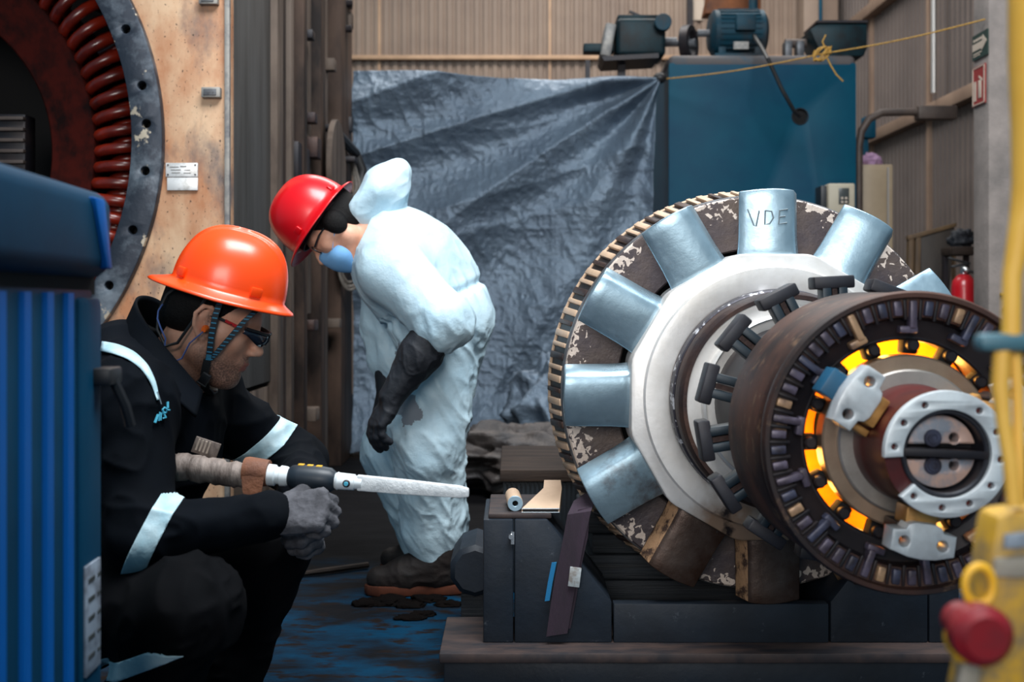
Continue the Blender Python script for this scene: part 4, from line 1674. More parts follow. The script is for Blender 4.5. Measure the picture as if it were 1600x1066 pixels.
# flat nozzle
root = empty('flat_nozzle', (P(850, 0, 2.81).x, 2.81, zt2), label='beige flared flat nozzle lying on the cradle block beside the tube', cat='nozzle')
xo = P(850, 0, 2.81).x
xl, xr = P(815, 0, 2.81).x - xo, P(874, 0, 2.81).x - xo
yb = 0.20
xlb, xrb = P(848, 0, 3.01).x - xo, P(876, 0, 3.01).x - xo
ym = 0.13
h0, h1 = 0.010, 0.040
b = MB()
v = [(xl, 0, 0), (xr, 0, 0), (xr, 0, h0), (xl, 0, h0), (xlb, ym, 0), (xrb, ym, 0), (xrb, ym, h1), (xlb, ym, h1), (xlb + 0.004, yb, 0), (xrb, yb, 0), (xrb, yb, h1 + 0.01), (xlb + 0.004, yb, h1 + 0.01)]
b.hull(v, [(0, 1, 5, 4), (3, 7, 6, 2), (0, 4, 7, 3), (1, 2, 6, 5), (4, 5, 9, 8), (7, 11, 10, 6), (4, 8, 11, 7), (5, 6, 10, 9), (8, 9, 10, 11), (0, 3, 2, 1)])
b.build('shell', 'nozzle_beige', root, ang=0.3)
b = MB()
b.box(((xl + xr) / 2, -0.001, h0 / 2 + 0.0002), (xr - xl - 0.006, 0.004, 0.005))
b.build('slot', 'dark_void', root)
b = MB()
for p0_, p1_ in (((xl, 0, 0.0012), (xr, 0, 0.0012)), ((xl, 0, h0), (xr, 0, h0))):
    b.tube([(p0_[0], -0.002, p0_[2]), (p1_[0], -0.002, p1_[2])], 0.0016, 6)
b.build('lip', 'chrome', root)

# webbing sling hanging over the block
pts = [P(930, 770, 2.87), P(914, 782, 2.80), P(905, 802, 2.768), P(895, 850, 2.763), P(885, 900, 2.763), P(878, 940, 2.765), P(870, 992, 2.768)]
org = pts[-1].copy()
root = empty('webbing_sling', org, label='purple webbing sling hanging down the front of the cradle', cat='sling')
MB().ribbon([p - org for p in pts], Vector((1, 0.0, 0.15)), [0.05, 0.055, 0.058, 0.054, 0.056, 0.054, 0.052], 0.006).build('strap', 'webbing_purple', root)
pts3 = [p + Vector((0.012, 0.0075, 0.01)) for p in pts[2:]]
MB().ribbon([p - org for p in pts3], Vector((1, 0.15, 0.15)), [0.03, 0.05, 0.046, 0.05, 0.044], 0.006).build('strap', 'webbing_purple', root)
pts2 = [p + Vector((-0.028, 0.006, 0)) for p in (P(884, 880, 2.763), P(878, 910, 2.763), P(873, 940, 2.765))]
MB().ribbon([p - org for p in pts2], Vector((1, 0.0, 0.15)), 0.012, 0.004).build('edge_cord', 'webbing_blue', root)
p = P(898, 902, 2.757)
MB().box(p - org, (0.028, 0.003, 0.048), rot=(0, 0.12, 0), bev=0.001).build('tag', 'tag_white', root)

# pipe stub behind the left post
b = MB()
c = P(742, 890, 3.15)
b.disc(0.072, -0.26, 0.0, 10, 0.014)
b.xf(Matrix.Translation((c.x, c.y, 0.14 + 0.0685)) @ Matrix.Rotation(deg(18), 4, 'Y'))
tag(b.build('steel_billet', 'cradle_paint'), 'dark faceted steel billet on a block behind the left cradle post', 'billet')
o = MB().box((c.x + 0.01, c.y + 0.14, 0.07), (0.10, 0.22, 0.14), bev=0.006)
tag(o.build('support_block', 'timber_dark'), 'dark block under the steel billet, behind the left cradle post', 'block')

# dark skid bench behind the cradle
sD = 3.75
root = empty('skid', (P(848, 0, sD).x, sD + 0.3, 0), label='low dark ribbed skid with a brown timber top behind the cradle', cat='skid')
sx0, sx1 = P(786, 0, sD).x - P(848, 0, sD).x, P(1000, 0, sD).x - P(848, 0, sD).x
sz1 = P(0, 752, sD).z
b = MB()
b.box(((sx0 + sx1) / 2, -0.0, sz1 / 2), (sx1 - sx0, 0.6, sz1))
b.build('body', 'skip_dark', root)
for k in range(30):
    x_ = sx0 + (k + 0.5) * (sx1 - sx0) / 30
    MB().box((x_, -0.303, sz1 / 2), (0.008, 0.012, sz1 - 0.01)).build('rib', 'skip_dark', root)
b = MB()
b.box(((sx0 + sx1) / 2, 0.0, sz1 + 0.02), (sx1 - sx0 + 0.02, 0.64, 0.04), bev=0.005)
b.build('top_board', 'timber_brown', root)

# ================================================================== STATOR HOUSING (left)
SD = 4.0
sc0 = P(-233, 220, SD)
xr_ = P(360, 0, SD).x
st = empty('stator_housing', (sc0.x, SD, 0), label='huge cream stator housing with a dark bolted flange and red coils, at the left', cat='stator')
S0 = Vector((sc0.x, SD, 0))
cz0 = sc0.z
RO, RI = 491 * SD / F, 443 * SD / F
XR = xr_ - S0.x
# front plate with the round bore
plate('front_plate', 'cream_paint', st, [(-1.6, 0.0), (XR, 0.0), (XR, 3.6), (-1.6, 3.6)], [circle_pts(0, cz0, RO - 0.03, 128)], 0.0, 0.05, 0.003)
b = MB()
b.box((XR - 0.009, -0.004, 1.8), (0.018, 0.02, 3.6), bev=0.002)
b.build('edge_strip', 'lug_grey', st)
# flange ring with bolt holes
hl = []
angs = [43, 30.5, 21.5, 10.3, 3.0, -6.0, -17.5, -29, -41, -53, 55, 67]
for a in angs:
    hl.append(circle_pts((RO + RI) / 2 * math.cos(deg(a)), cz0 + (RO + RI) / 2 * math.sin(deg(a)), 0.0155, 18))
plate('bolt_flange', 'flange_iron', st, circle_pts(0, cz0, RO, 160), [circle_pts(0, cz0, RI, 160)] + hl, -0.035, 0.02, 0.004)
b = MB()
b.ring(RI + 0.01, RO - 0.005, -0.08, -0.03, 128, c=(0, 0, cz0))
b.build('flange_backing', 'dark_void', st)
# bore wall, and an added black disc keeping light out of the bore
b = MB()
b.lathe([(RI + 0.004, -0.01), (RI + 0.03, -0.01), (RI + 0.03, -1.2), (RI + 0.004, -1.2)], 128, c=(0, 0, cz0))
b.build('bore_wall', 'dark_iron', st)
b = MB()
b.lathe([(0.0, -1.0), (RI + 0.02, -1.0)], 96, closed=False, c=(0, 0, cz0))
b.build('bore_blackout', 'dark_void', st)
# winding body: ridged red cone
prof = []
for i in range(26):
    s = i / 25
    r = 0.585 + 0.20 * s
    prof.append((r, -0.30 + 0.10 * s + 0.0035 * (i % 2)))
prof += [(0.79, -0.22), (0.80, -0.75), (0.585, -0.75)]
b = MB()
b.lathe(prof, 128, c=(0, 0, cz0))
b.build('winding_cone', 'red_winding', st, ang=0.9)
# coil loops
SKEW = 0.0


def coil(a, outer):
    ra, rb = (0.775, 0.965) if outer else (0.82, 0.935)
    y0, y1 = (0.36, 0.13) if outer else (0.40, 0.20)
    pts = []
    rm = (ra + rb) / 2
    hw = (rb - ra) / 2
    pts.append((ra - 0.012, 0.52, -0.6))
    pts.append((ra, 0.34 if outer else 0.38, -0.4))
    for k in range(9):
        t_ = PI * (1 - k / 8)
        pts.append((rm + hw * math.cos(t_), y1 + 0.15 - 0.10 * math.sin(t_) ** 0.8, 0.35 * math.cos(t_)))
    pts.append((rb + 0.004, 0.36 if outer else 0.40, 0.5))
    pts.append((rb + 0.0, 0.6, 0.7))
    out = []
    for r, y, da in pts:
        q = deg(a + da * 2.2)
        out.append((r * math.cos(q), y, cz0 + r * math.sin(q)))
    b = MB()
    b.tube(out, 0.0215 if outer else 0.0195, 12)
    return b.build('coil_loop', 'red_varnish', st)


k = 0
a = -34.0
while a < 52:
    coil(a, k % 2 == 0)
    a += 2.12
    k += 1
b = MB()
for a in range(-40, 60, 8):
    q = deg(a + 1)
    b2 = MB()
    b2.box((RI - 0.07, 0.26, 0), (0.14, 0.02, 0.025), bev=0.003)
    b2.xf(Matrix.Translation((0, 0, cz0)) @ Matrix.Rotation(-q, 4, 'Y'))
    if a in (24, 8):
        b2.build('support_bar', 'red_varnish', st)
    else:
        b2.bm.free()
b.bm.free()
# bearing pedestal seen through the bore
b = MB()
c = P(20, 225, SD + 0.45) - S0
b.box((c.x, c.y, c.z), (0.14, 0.1, 0.22), bev=0.008)
b.build('inner_bracket', 'dark_iron', st)
for i in range(5):
    b = MB()
    b.box((c.x + 0.02, c.y - 0.055, c.z + 0.09 - 0.042 * i), (0.10, 0.03, 0.014), bev=0.003)
    b.build('inner_bar', 'pipe_dark', st)
# nameplates and lugs
for (px, py, w_, h_, nm) in ((285, 266, 50, 22, 0), (286, 288, 48, 20, 1)):
    c = P(px, py, SD) - S0
    b = MB()
    b.box((c.x, -0.006, c.z), (w_ * SD / F, 0.008, h_ * SD / F), bev=0.002)
    pn = b.build('nameplate', 'nameplate', st)
    if nm == 0:
        b = MB()
        for (dx, dz, l) in ((-0.025, 0.010, 0.03), (0.006, 0.012, 0.022), (-0.02, 0.0, 0.035), (0.02, -0.001, 0.02), (-0.02, -0.010, 0.03), (0.02, -0.011, 0.025)):
            b.box((c.x + dx, -0.0105, c.z + dz), (l, 0.002, 0.0028))
        b.build('engraving', 'nameplate_ink', pn)
        for sx_ in (-1, 1):
            for sz_ in (-1, 1):
                b = MB().tube([(c.x + sx_ * 0.048, -0.008, c.z + sz_ * 0.017), (c.x + sx_ * 0.048, -0.0125, c.z + sz_ * 0.017)], 0.003, 8)
                b.build('rivet', 'dark_iron', pn)
for (px, py) in ((332, 146), (328, 1)):
    c = P(px, py, SD) - S0
    b = MB()
    b.box((c.x, -0.012, c.z), (0.066, 0.03, 0.036), bev=0.003)
    lug = b.build('lug', 'lug_grey', st)
    b = MB()
    b.box((c.x - 0.002, -0.0285, c.z), (0.044, 0.004, 0.022), bev=0.001)
    for dx in (-0.006, 0.01):
        b.tube([(c.x + dx, -0.029, c.z), (c.x + dx, -0.0325, c.z)], 0.0035, 8)
    b.build('socket', 'grey_iron', lug)

# long side of the housing, running away from the camera
XS = XR - 0.012


def yy(px):
    """distance at which the side face (x = XR) is seen at pixel column px"""
    return F * (S0.x + XR) / (px - CX) - SD


def side(px0, px1, z0, z1, proud, nm, m):
    y0, y1 = yy(px0), yy(px1)
    b = MB()
    b.box((XS - 0.1 + proud / 2, (y0 + y1) / 2, (z0 + z1) / 2), (0.2 + proud, y1 - y0, z1 - z0), bev=0.004)
    return b.build(nm, m, st)


side(362, 446, 0.62, 3.6, -0.03, 'side_panel', 'grey_side')
side(362, 446, 0.0, 0.60, -0.035, 'lower_panel', 'pale_side')
side(446, 552.6, 0.0, 3.6, -0.10, 'side_wall', 'brown_side')
side(438, 447, 0.0, 3.6, 0.0, 'rib', 'pale_side')
side(454, 458, 0.0, 3.6, -0.02, 'rib', 'brown_side')
side(466, 470, 0.0, 2.6, -0.02, 'rib', 'pale_side')
side(479, 484, 0.0, 3.6, 0.0, 'rib', 'brown_side')
side(494, 499, 0.9, 3.6, -0.03, 'rib', 'pale_side')
side(505, 512, 0.0, 3.6, 0.0, 'rib', 'brown_side')
side(520, 524, 0.0, 3.6, -0.03, 'rib', 'pale_side')
side(536, 553, 0.0, 3.6, 0.0, 'end_frame', 'brown_side')
# window opening, boxes, hinge bolts on the side
b = MB()
b.box((XS - 0.09, (yy(475) + yy(490)) / 2, P(0, 245, 5.2).z), (0.16, 0.30, 0.20), bev=0.006)
b.build('hatch', 'dark_iron', st)
for (px, py, w_, h_, m) in ((488, 55, 0.10, 0.06, 'dark_iron'), (492, 185, 0.10, 0.07, 'brown_iron'), (497, 232, 0.16, 0.14, 'brown_iron'), (522, 102, 0.1, 0.09, 'pale_side'), (549, 32, 0.12, 0.12, 'pale_side'), (549, 195, 0.09, 0.12, 'dark_iron'), (492, 508, 0.16, 0.07, 'brown_iron'), (494, 647, 0.16, 0.09, 'pale_side'), (548, 8, 0.1, 0.05, 'dark_iron'), (530, 505, 0.12, 0.07, 'pale_side')):
    y_ = yy(px)
    D = SD + y_
    b = MB()
    b.box((XS - 0.03, y_, H + (CY - py) * D / F), (0.10, w_ * 0.75, h_ * 0.75), bev=0.006)
    b.build('fitting', m, st)
for i, (px, py) in enumerate(((520, 200), (544, 45), (545, 5))):
    y_ = yy(px)
    D = SD + y_
    MB().tube([(XS - 0.04, y_, H + (CY - py) * D / F), (XS + 0.035, y_, H + (CY - py) * D / F)], 0.022, 10).build('bolt', 'dark_iron', st)
# round cover plate standing off the side
y_ = yy(516)
D = SD + y_
b = MB()
b.disc(0.26, 0.0, 0.03, 40)
b.xf(Matrix.Translation((XS + 0.03, y_, H + (CY - 262) * D / F)) @ Matrix.Rotation(PI / 2, 4, 'Z'))
b.build('cover_plate', 'pale_side', st)
b = MB()
b.disc(0.10, -0.12, 0.0, 28)
b.xf(Matrix.Translation((XS + 0.03, y_, H + (CY - 262) * D / F)) @ Matrix.Rotation(PI / 2, 4, 'Z'))
b.build('cover_boss', 'brown_side', st)


def cable_coil(px, py, D, rx, rz, n, m, label, yaw, seed):
    rnd = random.Random(seed)
    c = P(px, py, D)
    root = empty('cable_coil', c, (0, 0, yaw), label, 'cable', 'coils on the housing side')
    for i in range(n):
        a = rx * (0.85 + 0.3 * rnd.random())
        z = rz * (0.85 + 0.25 * rnd.random())
        dy = (rnd.random() - 0.5) * 0.05
        ph = rnd.random() * 0.3
        pts = []
        for k in range(28):
            t_ = 2 * PI * k / 28
            pts.append((a * math.cos(t_ + ph), dy + 0.01 * math.sin(3 * t_), z * math.sin(t_) - z))
        MB().tube(pts, 0.008, 6, closed=True).build('turn', m, root)
    MB().box((-0.03, 0.02, 0), (0.14, 0.10, 0.03), rot=(0, 0, -yaw), bev=0.004).build('hook', 'dark_iron', root)
    return root


cable_coil(548, 250, 6.75, 0.05, 0.13, 6, 'cable_grey', 'pale grey cable coil hanging high beside the tarpaulin edge', 0.7, 1)
cable_coil(545, 395, 6.65, 0.06, 0.10, 7, 'cable_grey', 'grey looped cable coil hanging below the blue face mask', 0.5, 2)
o = MB().tube([P(530, 212, 6.6), P(556, 240, 6.95), P(566, 265, 6.95), P(562, 300, 6.95), P(545, 318, 6.9)], 0.03, 8).build('black_hose', 'cable_black')
tag(o, 'short black hose drooping at the housing corner next to the tarpaulin', 'hose')

# ================================================================== BLUE MACHINE (left foreground)
bm_ang = math.radians(2.9)
bx = -0.585
root = empty('blue_machine', (-0.95, 1.30, 0), (0, 0, bm_ang), 'blue sheet metal machine cabinet with vertical fins, close at the left edge', 'machine')
Rm = Matrix.Rotation(-bm_ang, 3, 'Z')


def bl(x, y, z):
    return Rm @ (Vector((x, y, z)) - Vector((-0.95, 1.30, 0)))


xf_ = bl(-0.594, 1.46, 0).x           # local x of the right face
yf_ = bl(-0.603, 1.665, 0).y          # local y of the far edge
y_n = -0.75
b = MB()
b.box((xf_ - 0.304, (yf_ + y_n) / 2, 0.49), (0.60, yf_ - y_n - 0.01, 0.98), bev=0.015)
b.build('cabinet', 'box_blue', root)
b = MB()
b.box((xf_ - 0.31, (yf_ + y_n) / 2, 1.050), (0.66, yf_ - y_n + 0.02, 0.125), bev=0.028, seg=4)
b.build('lid', 'box_blue', root)
b = MB()
b.box((xf_ - 0.316, (yf_ + y_n) / 2, 0.978), (0.62, yf_ - y_n, 0.03))
b.build('lid_seal', 'dark_void', root)
k = 0
y = yf_ - 0.125
while y > y_n + 0.05:
    b = MB()
    b.prism([(xf_ - 0.012, y - 0.018), (xf_ - 0.004, y - 0.016), (xf_ + 0.0015, y - 0.011), (xf_ + 0.0015, y + 0.011), (xf_ - 0.004, y + 0.016), (xf_ - 0.012, y + 0.018)], 0.02, 0.965, axis='Z')
    b.build('fin', 'fin_blue', root)
    y -= 0.078
b = MB()
b.box((xf_ - 0.02, yf_ - 0.04, 0.48), (0.045, 0.10, 0.96), bev=0.01)
b.build('corner_post', 'box_blue', root)
b = MB()
b.box((xf_ + 0.0045, yf_ - 0.045, 0.505), (0.004, 0.065, 0.155), bev=0.001)
lb = b.build('label_plate', 'label_grey', root)
b = MB()
for i in range(5):
    b.box((xf_ + 0.0067, yf_ - 0.055, 0.56 - 0.027 * i), (0.001, 0.028, 0.007))
    b.box((xf_ + 0.0067, yf_ - 0.022, 0.56 - 0.027 * i), (0.001, 0.012, 0.005))
b.build('label_print', 'screen_grey', lb)
b = MB()
b.box((xf_ + 0.012, yf_ - 0.005, 0.845), (0.03, 0.06, 0.025), bev=0.004)
b.tube([(xf_ + 0.02, yf_ - 0.0, 0.84), (xf_ + 0.035, yf_ + 0.01, 0.80), (xf_ + 0.04, yf_ + 0.02, 0.77)], 0.008, 8)
b.build('latch', 'dark_plastic', root)
b = MB()
b.prism([(yf_ - 0.10, 1.098), (yf_ - 0.055, 1.098), (yf_ - 0.02, 1.0), (yf_ - 0.045, 1.0)], xf_ + 0.008, xf_ + 0.026, axis='X', bev=0.004)
b.build('lid_clip', 'fin_blue', root)

# ================================================================== CRANE PENDANT (right foreground)
PD = 0.95
pc0 = P(1560, 960, PD)
root = empty('crane_pendant', pc0, label='blurred yellow crane pendant with a red stop button, close at the right edge', cat='pendant')


def pl(px, py, dy=0.0):
    return P(px, py, PD + dy) - pc0


def ppoly(pts, y0, y1, nm, m, bev=0.004):
    b = MB()
    b.prism([(pl(a, c).x, pl(a, c).z) for a, c in pts], y0, y1, bev=bev)
    return b.build(nm, m, root)


ppoly([(1558, 806), (1720, 784), (1720, 1140), (1496, 1140), (1538, 940)], 0.0, 0.045, 'control_box', 'pendant_yellow', 0.008)
ppoly([(1553, 872), (1700, 858), (1700, 905), (1548, 900)], -0.006, 0.002, 'grey_band', 'pendant_grey', 0.002)
ppoly([(1568, 834), (1612, 830), (1612, 852), (1566, 856)], -0.006, 0.002, 'label_plate', 'label_grey', 0.001)
ppoly([(1500, 1035), (1530, 1035), (1520, 1100), (1488, 1100)], -0.006, 0.004, 'side_strip', 'pendant_grey', 0.002)
b = MB()
b.disc(0.0245, 0.0, 0.03, 32, 0.008)
b.disc(0.016, -0.03, 0.0, 24)
b.xf(Matrix.Translation(pl(1510, 976) + Vector((0, -0.012, 0))))
b.build('stop_button', 'button_red', root)
b = MB()
b.disc(0.026, -0.02, 0.004, 32, 0.006)
b.xf(Matrix.Translation(pl(1532, 1000) + Vector((0, 0.0, 0))))
b.build('button_collar', 'yellow_paint', root)
b = MB()
b.tube([pl(1530 + 22 * math.cos(t_), 915 + 30 * math.sin(t_), -0.012) for t_ in np.linspace(0, 2 * PI, 24)[:-1]], 0.0035, 8, closed=True)
b.build('loop', 'yellow_paint', root)
b = MB()
b.tube([pl(1622, -60, 0.0), pl(1621, 100, 0.0), pl(1621, 200), pl(1616, 290), pl(1596, 350), pl(1582, 430), pl(1580, 520), pl(1582, 540)], [0.024, 0.023, 0.021, 0.018, 0.010, 0.008, 0.008, 0.009], 14)
b.build('cable', 'cable_yellow', root)
b = MB()
b.tube([pl(1566, 545), pl(1563, 600), pl(1568, 660), pl(1578, 720), pl(1584, 790)], [0.007, 0.0075, 0.006, 0.006, 0.006], 10)
b.tube([pl(1586, 545, 0.01), pl(1590, 600, 0.01), pl(1592, 660, 0.01), pl(1592, 790, 0.01)], 0.005, 10)
b.build('suspension_cord', 'cable_yellow', root)
b = MB()
b.box(pl(1566, 535), (0.044, 0.022, 0.015), bev=0.006)
b.build('cord_clip', 'clip_teal', root)

# ================================================================== PEOPLE


def frame(fwd, up):
    f = Vector(fwd).normalized()
    u = Vector(up)
    u = (u - f * u.dot(f)).normalized()
    s = u.cross(f)
    return np.array([f, s, u]).T          # columns: forward, side (left), up


class Head:
    """head primitives in a local frame: x forward, y to the person's left, z up (metres)"""

    def __init__(self, c, fwd, up, s=1.0):
        self.c = np.array(c, float)
        self.R = frame(fwd, up)
        self.s = s

    def p(self, x, y, z):
        return self.c + self.R @ (np.array([x, y, z]) * self.s)

    def mtx(self):
        m = Matrix.Identity(4)
        for i in range(3):
            for j in range(3):
                m[i][j] = self.R[i][j]
        m.translation = Vector(self.c)
        return m

    def rc(self, a, ra, b, rb, k=None):
        return RC(self.p(*a), ra * self.s, self.p(*b), rb * self.s, k)

    def el(self, c, r, k=None, R=None):
        return EL(self.p(*c), np.array(r) * self.s, self.R if R is None else self.R @ R, k)

    def prims(self, ears=True):
        q = []
        q.append(self.el((-0.012, 0, 0.038), (0.098, 0.077, 0.090), 0.02))
        q.append(self.el((0.022, 0, -0.02), (0.066, 0.062, 0.085), 0.03))
        q.append(self.rc((0.035, 0, -0.06), 0.05, (0.055, 0, -0.088), 0.034, 0.03))
        q.append(self.rc((0.066, 0, -0.100), 0.022, (0.070, 0, -0.102), 0.020, 0.02))
        for s in (-1, 1):
            q.append(self.rc((-0.002, s * 0.052, -0.058), 0.024, (0.055, s * 0.022, -0.098), 0.020, 0.025))
            q.append(self.rc((-0.004, s * 0.056, -0.02), 0.02, (-0.002, s * 0.053, -0.056), 0.022, 0.025))
            q.append(self.rc((0.055, s * 0.044, -0.018), 0.022, (0.035, s * 0.056, -0.012), 0.018, 0.02))
            q.append(self.rc((0.076, s * 0.012, 0.026), 0.013, (0.066, s * 0.044, 0.026), 0.012, 0.012))
            q.append(CUT(self.el((0.094, s * 0.032, 0.004), (0.016, 0.017, 0.011), 0.010)))
            q.append(self.el((0.073, s * 0.032, 0.004), (0.0125, 0.0125, 0.0125), 0.002))
            q.append(self.rc((0.085, s * 0.020, 0.0125), 0.0035, (0.080, s * 0.046, 0.0105), 0.0035, 0.004))
            q.append(self.rc((0.083, s * 0.022, -0.005), 0.003, (0.079, s * 0.044, -0.004), 0.003, 0.004))
            q.append(self.el((0.098, s * 0.0125, -0.034), (0.010, 0.008, 0.008), 0.006))
        q.append(self.rc((0.078, 0, 0.022), 0.009, (0.098, 0, -0.012), 0.010, 0.012))
        q.append(self.rc((0.098, 0, -0.012), 0.010, (0.107, 0, -0.028), 0.0115, 0.008))
        for s in (-1, 1):
            q.append(CUT(self.el((0.102, s * 0.009, -0.041), (0.005, 0.004, 0.004), 0.002)))
        q.append(self.el((0.080, 0, -0.058), (0.016, 0.028, 0.018), 0.012))
        q.append(self.el((0.092, 0, -0.060), (0.009, 0.021, 0.0055), 0.004))
        q.append(self.el((0.089, 0, -0.0715), (0.009, 0.018, 0.006), 0.004))
        q.append(CUT(self.el((0.101, 0, -0.0655), (0.008, 0.022, 0.0014), 0.002)))
        for s in (-1, 1):
            if not ears:
                continue
            # ear: tilted plate with a helix rim, a hollow and a lobe
            t = -0.38 * s
            Rz = np.array([[math.cos(t), -math.sin(t), 0], [math.sin(t), math.cos(t), 0], [0, 0, 1]])
            q.append(self.el((-0.009, s * 0.0815, -0.002), (0.018, 0.0055, 0.030), 0.004, Rz))
            hx_ = [(0.007, 0.077, 0.016), (-0.002, 0.083, 0.031), (-0.018, 0.091, 0.029), (-0.027, 0.095, 0.010), (-0.022, 0.090, -0.012), (-0.010, 0.084, -0.028), (0.001, 0.080, -0.034), (0.008, 0.077, -0.024)]
            for u_, v_ in zip(hx_[:-1], hx_[1:]):
                q.append(self.rc((u_[0], s * u_[1], u_[2]), 0.0048, (v_[0], s * v_[1], v_[2]), 0.0048, 0.003))
            q.append(self.el((0.000, s * 0.081, -0.032), (0.008, 0.006, 0.009), 0.004))
            q.append(CUT(self.el((-0.003, s * 0.090, -0.004), (0.010, 0.009, 0.018), 0.003)))
            q.append(self.rc((0.009, s * 0.078, -0.012), 0.0055, (0.008, s * 0.078, -0.004), 0.0045, 0.004))
        return q


def hard_hat(h, z0, tilt, col, parent, name, label, a=0.128, b=0.112, hgt=0.150, bf=0.048, bs=0.030, bb=0.045, drop=0.016):
    """full-brim hard hat on head frame h; z0 = height of the brim line; tilt lifts the front"""
    loc = Matrix.Rotation(-tilt, 4, 'Y')
    mtx = h.mtx() @ Matrix.Translation((0, 0, z0)) @ loc
    nA, nD, nB = 96, 22, 8
    rows = []
    for i in range(nD):
        ph = (1 - i / (nD - 1)) * PI / 2            # from crown to rim
        c, s = math.cos(ph), math.sin(ph)
        row = []
        for k in range(nA):
            t = 2 * PI * k / nA
            cr = c ** (0.82 - 0.09 * max(0.0, math.cos(t)))
            x = a * cr * math.cos(t) * (1.0 + 0.03 * math.cos(t))
            y = b * cr * math.sin(t)
            z = hgt * (s ** 0.92)
            # three raised ridges running front to back
            edge = max(0.0, min(1.0, (s - 0.25) / 0.45))
            for y0, am in ((0, 0.006), (0.038, 0.0035), (-0.038, 0.0035)):
                z += am * math.exp(-((y - y0) / 0.009) ** 2) * edge
            row.append((x, y, z))
        rows.append(row)
    for i in range(1, nB + 1):
        s = i / nB
        row = []
        for k in range(nA):
            t = 2 * PI * k / nA
            ct = math.cos(t)
            wd = bs + (bf - bs) * max(0, ct) ** 2 + (bb - bs) * max(0, -ct) ** 2
            x = (a * (1.0 + 0.03 * ct) + wd * s) * ct
            y = (b + wd * s) * math.sin(t)
            z = -drop * s ** 0.8 - 0.004 * s * (1 - abs(ct))
            if i == nB:
                z -= 0.003
            row.append((x, y, z))
        rows.append(row)
    bm = bmesh.new()
    vs = [[bm.verts.new(mtx @ Vector(p)) for p in r] for r in rows[1:]]
    top = bm.verts.new(mtx @ Vector((0, 0, hgt + 0.006)))
    for k in range(nA):
        bm.faces.new([top, vs[0][k], vs[0][(k + 1) % nA]])
    for i in range(len(vs) - 1):
        for k in range(nA):
            l = (k + 1) % nA
            bm.faces.new([vs[i][k], vs[i + 1][k], vs[i + 1][l], vs[i][l]])
    bmesh.ops.recalc_face_normals(bm, faces=bm.faces)
    for f in bm.faces:
        f.smooth = True
    me = bpy.data.meshes.new(name)
    bm.to_mesh(me)
    bm.free()
    o = link_mesh(name, me, col, parent)
    md = o.modifiers.new('shell', 'SOLIDIFY')
    md.thickness = 0.003
    md.offset = -1
    if label:
        o['label'] = label
    # accessory slots at both sides
    for s in (-1, 1):
        for ang_ in (0.95, -0.75):
            bb_ = MB()
            t = ang_ if ang_ > 0 else PI + ang_
            cx_, cy_ = a * math.cos(t) * 1.0, s * b * abs(math.sin(t)) * 1.0
            bb_.box((cx_, cy_, 0.014), (0.026, 0.008, 0.020), rot=(0, 0, s * (PI / 2 - abs(t)) * -1), bev=0.003)
            bb_.xf(mtx)
            bb_.build('accessory_slot', col, o)
    bb_ = MB()
    pr = []
    for k in range(48):
        t = 2 * PI * k / 48
        pr.append(((a - 0.02) * math.cos(t), (b - 0.022) * math.sin(t), -0.006))
    pts = [mtx @ Vector(p) for p in pr]
    up = (mtx.to_3x3() @ Vector((0, 0, 1)))
    bb_.ribbon(pts + [pts[0]], up, 0.034, 0.004)
    bb_.build('headband', 'cable_black', o)
    return o


